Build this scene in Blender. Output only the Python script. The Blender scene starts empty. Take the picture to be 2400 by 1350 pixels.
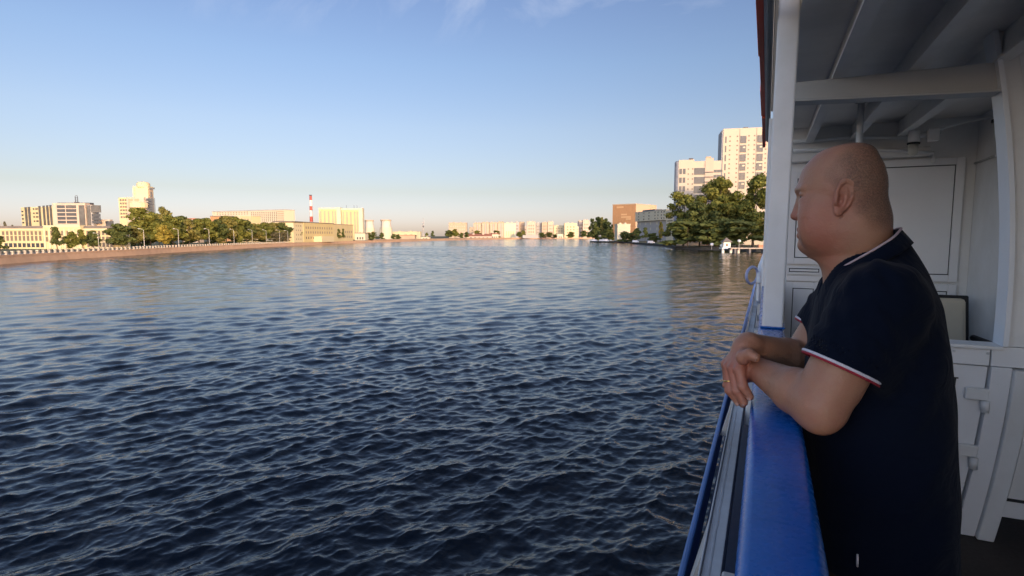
import bpy, bmesh, math, random
import numpy as np
from mathutils import Vector, Matrix
C = bpy.context.scene.collection
random.seed(7); rng = np.random.default_rng(7)
R = math.radians
EYE = 7.0                                   # eye height above the water
F = 1310.0; YH = 553.0                      # focal length and horizon of the photo (2400 px wide)
PITCH = math.atan((675 - YH) / F); YAW = R(24.4)
SUN_AZ = R(155); SUN_EL = R(8.0)            # azimuth clockwise from the view direction

# ------------------------------------------------------------------ camera
cd = bpy.data.cameras.new('camera'); cam = bpy.data.objects.new('camera', cd); C.objects.link(cam)
cd.sensor_width = 36; cd.lens = F / 2400 * 36; cd.clip_start = 0.05; cd.clip_end = 30000
cam.location = (0, 0, EYE); cam.rotation_euler = (math.pi / 2 - PITCH, 0, YAW)
bpy.context.scene.camera = cam

# ------------------------------------------------------------------ sky, sun, exposure
sun_w = SUN_AZ - YAW                        # clockwise from ship axis (+Y)
W = bpy.data.worlds.new('World'); bpy.context.scene.world = W; W.use_nodes = True
nt = W.node_tree; nt.nodes.clear()
def N(tree, typ, **kw):
    n = tree.nodes.new(typ)
    for k, v in kw.items():
        if hasattr(n, k): setattr(n, k, v)
        else: n.inputs[k].default_value = v
    return n
sky = N(nt, 'ShaderNodeTexSky', sky_type='NISHITA', sun_disc=False, sun_elevation=SUN_EL, sun_rotation=sun_w,
        altitude=0, air_density=1.0, dust_density=0.6, ozone_density=1.6)
bg = N(nt, 'ShaderNodeBackground', Strength=0.15); wo = N(nt, 'ShaderNodeOutputWorld')
# thin cirrus wisps high in the sky
tc = N(nt, 'ShaderNodeTexCoord'); sep = N(nt, 'ShaderNodeSeparateXYZ'); nt.links.new(tc.outputs['Generated'], sep.inputs[0])
mp = N(nt, 'ShaderNodeMapping'); mp.inputs['Rotation'].default_value = (0, 0, R(-60)); mp.inputs['Scale'].default_value = (2.2, 9, 5); mp.inputs['Location'].default_value = (1, 8, 2)
nt.links.new(tc.outputs['Generated'], mp.inputs[0])
no = N(nt, 'ShaderNodeTexNoise', Scale=1.1, Detail=6.0, Roughness=0.62, Distortion=0.5); nt.links.new(mp.outputs[0], no.inputs['Vector'])
cr = N(nt, 'ShaderNodeMapRange'); cr.inputs[1].default_value = 0.50; cr.inputs[2].default_value = 0.78; nt.links.new(no.outputs['Fac'], cr.inputs[0])
el = N(nt, 'ShaderNodeMapRange'); el.inputs[1].default_value = 0.305; el.inputs[2].default_value = 0.38; nt.links.new(sep.outputs['Z'], el.inputs[0])
mu = N(nt, 'ShaderNodeMath', operation='MULTIPLY'); nt.links.new(cr.outputs[0], mu.inputs[0]); nt.links.new(el.outputs[0], mu.inputs[1])
mu2 = N(nt, 'ShaderNodeMath', operation='MULTIPLY'); nt.links.new(mu.outputs[0], mu2.inputs[0]); mu2.inputs[1].default_value = 0.55
mx = N(nt, 'ShaderNodeMixRGB'); nt.links.new(mu2.outputs[0], mx.inputs[0]); mx.inputs[2].default_value = (5.2, 5.6, 6.6, 1)
SKY_GAIN = N(nt, 'ShaderNodeMixRGB', blend_type='MULTIPLY'); SKY_GAIN.inputs[0].default_value = 1.0
ramp = N(nt, 'ShaderNodeValToRGB'); nt.links.new(sep.outputs['Z'], ramp.inputs[0])
SKYR = [(0.0, (1.12, 1.14, 2.05)), (0.025, (1.10, 1.10, 1.95)), (0.076, (1.06, .94, 1.2)), (0.183, (1.26, 1.10, 1.28)), (0.282, (1.25, 1.16, 1.37)), (0.37, (1.2, 1.11, 1.37)), (0.5, (1.2, 1.1, 1.3)), (1.0, (1.2, 1.1, 1.3))]
ramp.color_ramp.elements[0].position = SKYR[0][0]; ramp.color_ramp.elements[0].color = SKYR[0][1] + (1,)
ramp.color_ramp.elements[1].position = SKYR[-1][0]; ramp.color_ramp.elements[1].color = SKYR[-1][1] + (1,)
for p_, c_ in SKYR[1:-1]:
    e_ = ramp.color_ramp.elements.new(p_); e_.color = c_ + (1,)
nt.links.new(sky.outputs[0], SKY_GAIN.inputs[1]); nt.links.new(ramp.outputs[0], SKY_GAIN.inputs[2])
# sky behind the view brightened: added fill light for the shaded deck
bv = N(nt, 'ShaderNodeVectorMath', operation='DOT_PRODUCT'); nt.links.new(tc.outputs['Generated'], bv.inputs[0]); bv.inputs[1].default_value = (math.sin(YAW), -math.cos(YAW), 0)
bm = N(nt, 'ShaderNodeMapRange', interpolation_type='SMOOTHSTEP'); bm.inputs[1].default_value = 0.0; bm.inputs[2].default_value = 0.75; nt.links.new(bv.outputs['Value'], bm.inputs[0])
BACK_FILL = N(nt, 'ShaderNodeMixRGB', blend_type='MULTIPLY'); BACK_FILL.inputs[2].default_value = (6.3, 5.5, 4.75, 1); nt.links.new(bm.outputs[0], BACK_FILL.inputs[0]); nt.links.new(SKY_GAIN.outputs[0], BACK_FILL.inputs[1])
nt.links.new(BACK_FILL.outputs[0], mx.inputs[1]); nt.links.new(mx.outputs[0], bg.inputs[0]); nt.links.new(bg.outputs[0], wo.inputs[0])
sl = bpy.data.lights.new('sun', 'SUN'); so = bpy.data.objects.new('sun', sl); C.objects.link(so)
sl.energy = 3.3; sl.angle = R(0.5); sl.color = (1.0, 0.77, 0.42)
sdir = Vector((math.sin(sun_w) * math.cos(SUN_EL), math.cos(sun_w) * math.cos(SUN_EL), math.sin(SUN_EL)))
so.rotation_euler = (-sdir).to_track_quat('-Z', 'Y').to_euler()
vs = bpy.context.scene.view_settings
vs.view_transform = 'Standard'; vs.look = 'None'; vs.exposure = 0.0; vs.gamma = 1; vs.use_curve_mapping = False
bpy.context.scene.cycles.max_bounces = 6; bpy.context.scene.cycles.transparent_max_bounces = 8
# ------------------------------------------------------------------ helpers
cY, sY = math.cos(YAW), math.sin(YAW); cP, sP = math.cos(PITCH), math.sin(PITCH)
def ray(px, py):                            # view direction in the level frame (x right, y ahead, z up)
    u = (px - 1200) / F; v = (675 - py) / F
    return u, cP + v * sP, v * cP - sP
def w2(x, y): return x * cY - y * sY, x * sY + y * cY
def gpt(px, d, z=0.0):                      # ground point in direction of px at depth d
    u, y, _ = ray(px, YH); x, y2 = w2(u / y * d, d); return Vector((x, y2, z))
def zat(px, py, d):                         # height above water seen at (px, py) at depth d
    u, y, z = ray(px, py); return EYE + z / y * d
def dwater(px, py, z=0.0):                  # depth of the water surface seen at py
    u, y, zz = ray(px, py); return (z - EYE) / zz * y
SP = 0.10
def principled(name):
    m = bpy.data.materials.new(name); m.use_nodes = True
    return m, m.node_tree, m.node_tree.nodes['Principled BSDF']
def mat(name, col, rough=0.6, metal=0.0, var=0.0, vscale=3.0, bump=0.0, bscale=40.0, spec=0.5, vcol=None, obj=True):
    m, t, b = principled(name)
    b.inputs['Base Color'].default_value = (*col, 1); b.inputs['Roughness'].default_value = rough
    b.inputs['Metallic'].default_value = metal; b.inputs['Specular IOR Level'].default_value = spec
    tcn = t.nodes.new('ShaderNodeTexCoord')
    if var or vcol:
        n = N(t, 'ShaderNodeTexNoise', Scale=vscale, Detail=5.0, Roughness=0.6); t.links.new(tcn.outputs['Object'], n.inputs['Vector'])
        r = N(t, 'ShaderNodeMapRange'); r.inputs[1].default_value = 0.3; r.inputs[2].default_value = 0.7
        t.links.new(n.outputs['Fac'], r.inputs[0])
        x = N(t, 'ShaderNodeMixRGB'); t.links.new(r.outputs[0], x.inputs[0])
        c2 = vcol or tuple(c * (1 - var) for c in col)
        x.inputs[1].default_value = (*col, 1); x.inputs[2].default_value = (*c2, 1)
        t.links.new(x.outputs[0], b.inputs['Base Color'])
    if bump:
        n = N(t, 'ShaderNodeTexNoise', Scale=bscale, Detail=4.0); t.links.new(tcn.outputs['Object'], n.inputs['Vector'])
        bp = N(t, 'ShaderNodeBump', Strength=bump, Distance=0.02); t.links.new(n.outputs['Fac'], bp.inputs['Height']); t.links.new(bp.outputs[0], b.inputs['Normal'])
    return m
def link(name, me, m=None, parent=None, smooth=False):
    o = bpy.data.objects.new(name, me); C.objects.link(o)
    if m is not None:
        for q in (m if isinstance(m, (list, tuple)) else [m]): me.materials.append(q)
    if parent is not None: o.parent = parent
    if smooth: me.shade_smooth()
    return o
def mesh(name, vs_, fs_):
    me = bpy.data.meshes.new(name); me.from_pydata([tuple(v) for v in vs_], [], fs_); me.update(); return me
class MB:                                   # collects shapes for ONE mesh object
    def __init__(s): s.v = []; s.f = []; s.mi = []
    def add(s, vs_, fs_, mi=0):
        b = len(s.v); s.v += [tuple(v) for v in vs_]; s.f += [tuple(i + b for i in f) for f in fs_]; s.mi += [mi] * len(fs_); return s
    def box(s, x0, x1, y0, y1, z0, z1, mi=0):
        v = [(x, y, z) for z in (z0, z1) for y in (y0, y1) for x in (x0, x1)]
        return s.add(v, [(0, 2, 3, 1), (4, 5, 7, 6), (0, 1, 5, 4), (2, 6, 7, 3), (0, 4, 6, 2), (1, 3, 7, 5)], mi)
    def prism(s, poly, z0, z1, mi=0):       # poly counter-clockwise in xy
        n = len(poly); v = [(p[0], p[1], z0) for p in poly] + [(p[0], p[1], z1) for p in poly]
        return s.add(v, [tuple(range(n))[::-1], tuple(range(n, 2 * n))] + [(i, (i + 1) % n, n + (i + 1) % n, n + i) for i in range(n)], mi)
    def lathe(s, prof, x=0, y=0, n=20, mi=0):   # prof [(r, z)]
        v = [(x + r * math.cos(2 * math.pi * k / n), y + r * math.sin(2 * math.pi * k / n), z) for r, z in prof for k in range(n)]
        f = [(i * n + k, i * n + (k + 1) % n, (i + 1) * n + (k + 1) % n, (i + 1) * n + k) for i in range(len(prof) - 1) for k in range(n)]
        f += [tuple(range(n))[::-1], tuple((len(prof) - 1) * n + k for k in range(n))]
        return s.add(v, f, mi)
    def tube(s, pts, r, n=8, closed=False, mi=0):
        pts = [Vector(p) for p in pts]; m = len(pts); rs_ = r if isinstance(r, (list, tuple)) else [r] * m
        v = []; up = None
        for i, p in enumerate(pts):
            a = pts[(i - 1) % m] if (closed or i > 0) else p; b = pts[(i + 1) % m] if (closed or i < m - 1) else p
            t = (b - a).normalized()
            if up is None: up = t.orthogonal().normalized()
            up = (up - t * up.dot(t)).normalized(); w = t.cross(up)
            v += [p + (up * math.cos(2 * math.pi * k / n) + w * math.sin(2 * math.pi * k / n)) * rs_[i] for k in range(n)]
        f = [(i * n + k, i * n + (k + 1) % n, ((i + 1) % m) * n + (k + 1) % n, ((i + 1) % m) * n + k) for i in range(m if closed else m - 1) for k in range(n)]
        if not closed: f += [tuple(range(n))[::-1], tuple((m - 1) * n + k for k in range(n))]
        return s.add(v, f, mi)
    def build(s, name, m=None, parent=None, smooth=False, bevel=0):
        me = mesh(name, s.v, s.f)
        o = link(name, me, m, parent, smooth)
        if any(s.mi): me.polygons.foreach_set('material_index', s.mi)
        if bevel:
            b = o.modifiers.new('bevel', 'BEVEL'); b.width = bevel; b.segments = 2; b.limit_method = 'ANGLE'
        return o
def tag(o, label=None, cat=None, group=None, kind=None):
    if label: o['label'] = label
    if cat: o['category'] = cat
    if group: o['group'] = group
    if kind: o['kind'] = kind
    return o
def empty(name, loc, rz=0.0, label=None, cat=None, group=None):
    o = bpy.data.objects.new(name, None); C.objects.link(o); o.location = loc; o.rotation_euler = (0, 0, rz); o.empty_display_size = 0.2
    return tag(o, label, cat, group)

# ------------------------------------------------------------------ the river
def build_river():
    a0, a1 = R(-47), R(49)
    fine = np.linspace(a0, a1, 1150)
    ang = np.concatenate([fine, np.linspace(a1, a0 + 2 * math.pi, 70)[1:-1]])
    r = [3.2]
    while r[-1] < 9000:
        q = r[-1]; st = max(0.03, q * q / (EYE * 559) * 0.62)
        r.append(q + (min(st, .78) if q < 380 else min(st, 1.7) if q < 900 else min(st, q * .05)))
    r = np.array(r); nr, na = len(r), len(ang)
    sp = np.gradient(r)
    A, Q = np.meshgrid(ang, r); S = np.repeat(sp[:, None], na, 1)
    xc = Q * np.sin(A); yc = Q * np.cos(A)            # view frame: x right, y ahead
    z = np.zeros_like(xc); dx = np.zeros_like(xc); dy = np.zeros_like(xc)
    g = np.random.default_rng(11)
    ncomp = 84
    lam = np.exp(np.linspace(math.log(0.16), math.log(5.2), ncomp)) * g.uniform(0.93, 1.07, ncomp)
    th0 = R(119)                                        # waves run across the view, crests rising to the right
    for L in lam:
        spread = 0.70 if L < .6 else 0.48
        th = th0 + g.normal(0, spread) + (0.0 if g.random() > .2 else g.normal(0, .8))
        k = 2 * math.pi / L; kx, ky = k * math.cos(th), k * math.sin(th)
        slope = .052 if L < .5 else .070 if L < .9 else .050 if L < 2.0 else .038 * (2.0 / L) ** .8
        a = slope / k
        ph = g.uniform(0, 2 * math.pi)
        need = np.maximum(S * .8, Q * 0.0015)
        fade = np.clip((L / need - 2.2) / 2.5, 0, 1)
        # slow groups so that wave trains start and stop
        gl = L * 7; gt = th + g.normal(0, .5); gk = 2 * math.pi / gl
        env = 0.62 + 0.5 * np.sin(gk * (math.cos(gt) * xc + math.sin(gt) * yc) + g.uniform(0, 6.28)) * np.sin(gk * .8 * (-math.sin(gt) * xc + math.cos(gt) * yc) + g.uniform(0, 6.28))
        p = kx * xc + ky * yc + ph
        s_, c_ = np.sin(p), np.cos(p)
        z += a * fade * env * c_
        dx -= a * fade * env * s_ * math.cos(th) * 1.05; dy -= a * fade * env * s_ * math.sin(th) * 1.05
    for L, th, slope in ((1.5, R(148), .06), (1.9, R(152), .07), (2.4, R(143), .06), (1.1, R(140), .05), (3.1, R(150), .05), (1.3, R(60), .035), (1.8, R(52), .035)):   # the ship's own diverging wake
        k = 2 * math.pi / L; p = k * (math.cos(th) * xc + math.sin(th) * yc) + g.uniform(0, 6.28); a = slope / k
        gl = 2 * math.pi / (L * 6); q_ = gl * (math.cos(th + .2) * xc + math.sin(th + .2) * yc) + g.uniform(0, 6.28)
        e_ = np.clip(np.sin(q_) * .9 + .3 * np.sin(.37 * q_ + 1), 0, 1) * np.clip((70 - Q) / 40, 0, 1); z += a * e_ * np.cos(p); dx -= a * e_ * np.sin(p) * math.cos(th); dy -= a * e_ * np.sin(p) * math.sin(th)
    xc = xc + dx; yc = yc + dy
    X = xc * cY - yc * sY; Y = xc * sY + yc * cY
    co = np.stack([X, Y, z], -1).reshape(-1, 3).astype(np.float32)
    i = np.arange(nr - 1)[:, None] * na; j = np.arange(na)[None, :]; j2 = (np.arange(na) + 1) % na
    q = np.stack([i + j, i + na + j, i + na + j2[None, :], i + j2[None, :]], -1).reshape(-1, 4).astype(np.int32)
    me = bpy.data.meshes.new('river'); me.vertices.add(len(co)); me.vertices.foreach_set('co', co.ravel())
    me.loops.add(q.size); me.loops.foreach_set('vertex_index', q.ravel())
    me.polygons.add(len(q)); me.polygons.foreach_set('loop_start', np.arange(0, q.size, 4, dtype=np.int32))
    me.update(calc_edges=True); me.validate()
    m, t, b = principled('river_water')
    b.inputs['Base Color'].default_value = (0.002, 0.0045, 0.009, 1); b.inputs['Roughness'].default_value = 0.06
    b.inputs['IOR'].default_value = 1.333
    geo = t.nodes.new('ShaderNodeNewGeometry')
    def ripple(rot, sc, scale, detail):
        mp_ = N(t, 'ShaderNodeMapping'); mp_.inputs['Rotation'].default_value = (0, 0, rot); mp_.inputs['Scale'].default_value = sc
        t.links.new(geo.outputs['Position'], mp_.inputs[0])
        n_ = N(t, 'ShaderNodeTexNoise', Scale=scale, Detail=detail, Roughness=0.55, Distortion=0.3); t.links.new(mp_.outputs[0], n_.inputs['Vector']); return n_
    n1 = ripple(-YAW, (.55, 1, 1), 5.0, 4.0); n2 = ripple(-YAW + .15, (.45, 1, 1), 0.62, 4.0); n3 = ripple(-YAW, (.28, 1, 1), 0.05, 3.0)
    b1 = N(t, 'ShaderNodeBump', Strength=0.5, Distance=0.035); t.links.new(n1.outputs['Fac'], b1.inputs['Height'])
    # long ripples matter only where the mesh is too coarse to carry them
    cdn = t.nodes.new('ShaderNodeAttribute'); cdn.attribute_name = 'coarse'
    m2 = N(t, 'ShaderNodeMath', operation='MULTIPLY'); t.links.new(n2.outputs['Fac'], m2.inputs[0]); t.links.new(cdn.outputs['Fac'], m2.inputs[1])
    b2 = N(t, 'ShaderNodeBump', Strength=1.0, Distance=0.30); t.links.new(m2.outputs[0], b2.inputs['Height']); t.links.new(b1.outputs[0], b2.inputs['Normal'])
    t.links.new(b2.outputs[0], b.inputs['Normal'])
    # cat's paws: patches of wind-roughened water
    rr = N(t, 'ShaderNodeMapRange'); rr.inputs[1].default_value = 0.35; rr.inputs[2].default_value = 0.7; rr.inputs[3].default_value = 0.04; rr.inputs[4].default_value = 0.13
    t.links.new(n3.outputs['Fac'], rr.inputs[0]); t.links.new(rr.outputs[0], b.inputs['Roughness'])
    at = me.attributes.new('coarse', 'FLOAT', 'POINT')
    cw = np.clip((Q - 45) / 160, 0, 1).reshape(-1).astype(np.float32); at.data.foreach_set('value', cw)
    o = link('river', me, m, smooth=True); tag(o, 'dark rippled river water', None, None, 'structure')
build_river()

# ------------------------------------------------------------------ banks
LEFT = [(0, 619.5), (80, 613.5), (160, 608), (240, 603), (320, 598), (400, 592.3), (480, 587.5), (560, 583), (640, 578.5), (720, 574.5), (800, 570.8), (880, 568)]
def lvl(pts): return [(ray(p, YH)[0] / ray(p, YH)[1] * dwater(p, y), dwater(p, y)) for p, y in pts]
left = lvl(LEFT); (x0, y0), (x1, y1) = left[0], left[3]
left = [(x0 - (x1 - x0) / (y1 - y0) * 330, y0 - 330)] + left
far = lvl([(1000, 564.6), (1100, 562.2), (1200, 560.5), (1300, 559.6), (1400, 559.2)])
right = lvl([(1380, 567.6), (1440, 568.4), (1480, 571), (1555, 578.8), (1578, 583.4), (1640, 585.3), (1700, 586.5), (1770, 590)])
right = right + [(146, 220), (150, 120), (158, -200)]
river_edge = left + far + [(far[-1][0] + 500, far[-1][1] - 100), (right[0][0] + 250, right[0][1] + 260), (right[0][0] + 10, right[0][1] + 16)] + right
def strip(pts_a, za, pts_b, zb, flip=False):
    n = len(pts_a); v = [(*w2(*p), za if not callable(za) else za(i)) for i, p in enumerate(pts_a)] + [(*w2(*p), zb if not callable(zb) else zb(i)) for i, p in enumerate(pts_b)]
    return v, [((i, i + 1, n + i + 1, n + i) if not flip else (n + i, n + i + 1, i + 1, i)) for i in range(n - 1)]
def offset(pts, d):                         # offset to the left of the walking direction
    out = []
    for i, p in enumerate(pts):
        a = pts[max(0, i - 1)]; b = pts[min(len(pts) - 1, i + 1)]
        tx, ty = b[0] - a[0], b[1] - a[1]; l = math.hypot(tx, ty); out.append((p[0] - ty / l * d, p[1] + tx / l * d))
    return out
GZ = 2.0
grass = mat('bank_grass', (0.075, 0.085, 0.035), 0.95, var=.5, vscale=.05)
asph = mat('quay_paving', (0.20, 0.17, 0.14), 0.9, var=.3, vscale=.1)
# ground of all the banks, one sheet running far out
quay_n = len(left) + 2
outer = [(-6000, -1500)] + [(-6000, 200 * i) for i in range(1, len(left))] + [(-6000 + 2500 * i, 9000) for i in range(len(far))] + [(6000, 9000), (6500, 5000), (6500, 3000)] + [(6500, 2500 - 350 * i) for i in range(len(right))]
zin = lambda i: GZ if i < len(left) + len(far) + 1 else 1.0
inner = offset(left, 1.2) + offset(far, 1.2) + offset(river_edge, 1.2)[len(left) + len(far):]
g = MB(); g.add(*strip(inner, zin, outer, lambda i: 2.2, True)); tag(g.build('ground', grass), 'flat green and built-up ground of the river banks', None, None, 'structure')
# promenade strip on the left bank
g = MB(); g.add(*strip(offset(left, 1.2), GZ + .02, offset(left, 13), GZ + .02, True)); tag(g.build('promenade', asph), 'paved promenade along the quay', None, None, 'structure')
granite = mat('pink_granite', (0.50, 0.33, 0.215), 0.85, var=.28, vscale=.35, vcol=(0.40, 0.26, 0.17))
g = MB(); e = left[:]
g.add(*strip(e, -1.5, offset(e, .9), GZ - .35, True)); g.add(*strip(offset(e, .8), GZ - .35, offset(e, .8), GZ + .22, True)); g.add(*strip(offset(e, .8), GZ + .22, offset(e, 1.5), GZ + .22, True)); g.add(*strip(offset(e, 1.5), GZ + .22, offset(e, 1.5), GZ - .2, True))
tag(g.build('quay_wall', granite), 'long sloping pinkish granite quay wall along the left bank', 'quay wall')
e = [left[-1]] + far
g = MB(); g.add(*strip(e, -1.5, offset(e, 3), GZ + 1.0, True)); g.add(*strip(offset(e, 3), GZ + 1.0, offset(e, 9), GZ + 1.0, True)); g.add(*strip(offset(e, 9), GZ + 1.0, offset(e, 9), GZ - .5, True))
tag(g.build('quay_wall', granite), 'distant orange pink embankment closing the far end of the river', 'quay wall')
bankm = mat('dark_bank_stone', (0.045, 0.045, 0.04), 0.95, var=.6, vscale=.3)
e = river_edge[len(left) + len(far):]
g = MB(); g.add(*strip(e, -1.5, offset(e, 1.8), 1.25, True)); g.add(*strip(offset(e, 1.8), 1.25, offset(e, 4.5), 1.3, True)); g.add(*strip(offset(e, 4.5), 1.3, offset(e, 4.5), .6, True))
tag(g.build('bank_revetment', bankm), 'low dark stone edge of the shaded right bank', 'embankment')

# quay posts along the left wall: one built, the rest copied
postm = mat('pale_post_stone', (0.434, 0.385, 0.315), 0.8)
rail_m = mat('dark_quay_railing', (0.10, 0.08, 0.07), 0.6)
pl = offset(left, 1.15); seg = [math.dist(pl[i], pl[i + 1]) for i in range(len(pl) - 1)]; cum = np.concatenate([[0], np.cumsum(seg)])
def along(s):
    i = int(np.clip(np.searchsorted(cum, s) - 1, 0, len(seg) - 1)); f = (s - cum[i]) / seg[i]
    a, b = pl[i], pl[i + 1]; return a[0] + (b[0] - a[0]) * f, a[1] + (b[1] - a[1]) * f, math.atan2(b[1] - a[1], b[0] - a[0])
pp = MB().box(-.30, .30, -.28, .28, 0, .78).box(-.36, .36, -.34, .34, .78, .92)
first = None; s = cum[1] - 1.5; spots = []
while s < cum[10] and len(spots) < 98:
    spots.append(s); s += 2.65
for s in spots:
    x, y, a = along(s); X, Y = w2(x, y)
    if first is None:
        first = pp.build('quay_post', postm); o = first
    else:
        o = first.copy(); C.objects.link(o)
    o.location = (X, Y, GZ + .22); o.rotation_euler = (0, 0, a + YAW)
    tag(o, 'small pale square stone post in the row along the top of the left quay wall', 'stone post', 'stone posts along the left quay')
g = MB()
for h in (.35, .62):
    g.tube([(*w2(*along(s)[:2]), GZ + .22 + h) for s in np.arange(spots[0], spots[-1], 2.65)], .05, 5)
tag(g.build('quay_railing', rail_m), 'thin dark railing bars running between the pale quay posts', 'railing')

# ------------------------------------------------------------------ buildings
glass = mat('window_glass', (0.035, 0.04, 0.05), 0.15); dkglass = mat('balcony_glazing', (0.10, 0.095, 0.09), 0.2, var=.5, vscale=.4)
class Bld:                                  # facade from (pl at depth dl) to (pr at depth dr); local x along it, y inward, z up
    def __init__(s, name, label, pl_, dl, pr_, dr, base=GZ, cat='building', group=None):
        a = gpt(pl_, dl, base); b = gpt(pr_, dr, base); s.W = (b - a).length; s.base = base; s.A = (pl_, dl, pr_, dr)
        s.rz = math.atan2(b.y - a.y, b.x - a.x); s.o = empty(name, a, s.rz, label, cat, group); s.pa = a
    def x(s, px):                           # local x where the ray px meets the facade plane
        u, y, _ = ray(px, YH); dx_, dy_ = w2(u / y, 1.0); ex, ey = math.cos(s.rz), math.sin(s.rz)
        det = dx_ * -ey + dy_ * ex; t = (s.pa.x * -ey + s.pa.y * ex) / det
        return (dx_ * t - s.pa.x) * ex + (dy_ * t - s.pa.y) * ey
    def xy(s, px, yy):                      # same, on the plane yy behind the facade
        u, y, _ = ray(px, YH); dx_, dy_ = w2(u / y, 1.0); ex, ey = math.cos(s.rz), math.sin(s.rz); qx, qy = s.pa.x - ey * yy, s.pa.y + ex * yy
        det = dx_ * -ey + dy_ * ex; t = (qx * -ey + qy * ex) / det
        return (dx_ * t - s.pa.x) * ex + (dy_ * t - s.pa.y) * ey
    def d(s, px):
        X = s.x(px); p = s.pa + Vector((math.cos(s.rz), math.sin(s.rz), 0)) * X; return -p.x * sY + p.y * cY
    def z(s, px, py): return zat(px, py, s.d(px)) - s.base
    def box(s, name, m, x0, x1, y0, y1, z0, z1): return MB().box(x0, x1, y0, y1, z0, z1).build(name, m, s.o)
    def grid(s, xs, zs, w, h, m=None, name='window', dep=.16, y=0.0):
        first = None; n = 0; m = fwin if m is tanw else m
        for zz in zs:
            for xx in xs:
                if first is None:
                    o = MB().box(-w / 2, w / 2, -dep / 2, dep / 2, 0, h).build(name, m or glass, s.o); first = o
                else:
                    o = first.copy(); C.objects.link(o); o.parent = s.o
                o.location = (xx, y, zz); n += 1
        return n
    def sidegrid(s, X, ys, zs, w, h, m=None, name='window'):
        first = None
        for zz in zs:
            for yy in ys:
                if first is None:
                    o = MB().box(-.08, .08, -w / 2, w / 2, 0, h).build(name, m or glass, s.o); first = o
                else:
                    o = first.copy(); C.objects.link(o); o.parent = s.o
                o.location = (X, yy, zz)
def lin(a, b, n): return list(np.linspace(a, b, n))
cream = mat('cream_render', (0.52, 0.435, 0.245), 0.85, var=.1, vscale=.1); creamd = mat('cream_trim', (0.53, 0.46, 0.29), 0.85)
whitew = mat('white_render', (0.53, 0.475, 0.35), 0.85, var=.06, vscale=.1); pinkw = mat('pinkish_render', (0.47, 0.375, 0.295), 0.85, var=.08, vscale=.1)
roofm = mat('grey_roof', (0.16, 0.14, 0.13), 0.9, var=.3, vscale=.2); darkm = mat('dark_metal_plant', (0.07, 0.07, 0.08), 0.7)
brickm = mat('orange_brick', (0.364, 0.203, 0.098), 0.9, var=.15, vscale=.3); redr = mat('red_roof', (0.35, 0.14, 0.084), 0.9, var=.3, vscale=.1)
greyw = mat('grey_concrete', (0.35, 0.336, 0.322), 0.9, var=.12, vscale=.2); tanw = mat('tan_panel', (0.406, 0.315, 0.224), 0.9, var=.12, vscale=.2)
yellow = mat('yellow_render', (0.52, 0.425, 0.215), 0.85, var=.08, vscale=.1)

fwin = mat('facade_window', (0.17, 0.125, 0.09), .3, var=.4, vscale=.6)
# three storey cream classical block on the left quay
b = Bld('quay_building', 'long low cream three storey building with dark roof behind the left end of the quay', -60, 218, 264, 214)
h = b.z(200, 535.5)
b.box('wall', cream, b.x(-60), b.x(263), 0, 9, -.3, h); b.box('roof', roofm, b.x(-60) - .3, b.x(263) + .3, .5, 9.4, h, h + 1.0)
b.box('cornice', creamd, b.x(-60) - .2, b.x(265) + .2, -.35, 0, h - .7, h - .1)
b.box('portico', cream, b.x(108), b.x(197), -1.2, 0, 0, h + .4); b.box('pediment', creamd, b.x(110), b.x(195), -1.3, 6, h + .4, h + 1.2)
b.grid([b.x(p) for p in lin(8, 104, 11)] , [h * .40], .95, 1.9, tanw); b.grid([b.x(p) for p in lin(8, 104, 11)], [h * .68], .95, 1.5, tanw)
b.grid([b.x(p) for p in lin(13, 108, 10)], [h * .08], 1.3, 1.6); b.grid([b.x(p) for p in lin(116, 190, 7)], [h * .36, h * .66], .9, 1.8, tanw, y=-1.2)
b.grid([b.x(p) for p in lin(206, 260, 7)], [h * .1, h * .40, h * .68], .9, 1.6, tanw)
for p in lin(112, 193, 8): b.box('pilaster', creamd, b.x(p) - .35, b.x(p) + .35, -1.45, -1.2, .2, h)

# ten storey cream block with dark glazed bays
b = Bld('apartment_block', 'wide cream ten storey block with dark glazed bays behind the low cream building', 54, 285, 240, 285)
zt = b.z(60, 486); fl = 3.05
def poly_block(b, name, m, pts, z0, z1): return MB().prism(pts, z0, z1).build(name, m, b.o)
xm = b.x(128); xl, xr = b.xy(54, 9), b.x(205); ze = b.xy(236, 5)
poly_block(b, 'wall', cream, [(xl, 9), (xm, 0), (xm, 14), (xl, 14)], 0, b.z(54, 484))
ww = MB().prism([(xm + .02, -.1), (xr, -.1), (xr, 6), (xm + .02, 14)], 0, b.z(128, 476)).build('wall', pinkw, b.o)
b.box('wall', greyw, xr + .02, ze, .6, 5, 0, b.z(235, 480))
poly_block(b, 'roof', darkm, [(xm + 1, 2), (xr - 1, 2), (xr - 1, 5.5), (xm + 1, 12)], b.z(128, 476), b.z(128, 474.3))
b.box('low_wing', pinkw, ze + .02, b.xy(260, 3), 3, 5, 0, b.z(250, 514))
rows = [b.z(100, y) for y in (519, 510, 501, 492, 483)]
b.grid([b.x(p) for p in (142, 149, 154, 163, 168, 174, 180)], [b.z(150, y) for y in (524, 515, 506, 497, 488)], 1.5, 1.5, y=-.1)
b.box('glazed_bay', dkglass, b.x(190), b.x(203), -.35, -.1, 3, b.z(196, 481)); b.box('glazed_bay', dkglass, b.x(160), b.x(182), -.25, -.1, b.z(170, 488), b.z(170, 482))
for p0, p1 in ((206, 214), (216, 239)): b.box('glazed_bay', dkglass, b.x(p0), b.x(p1), .35, .6, b.z(220, 498) if p0 > 210 else 3, b.z(220, 481))
b.grid([b.x(p) for p in (220, 226, 233)], [b.z(225, y) for y in (524, 516, 508)], 1.6, 1.5, y=.6)
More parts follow.
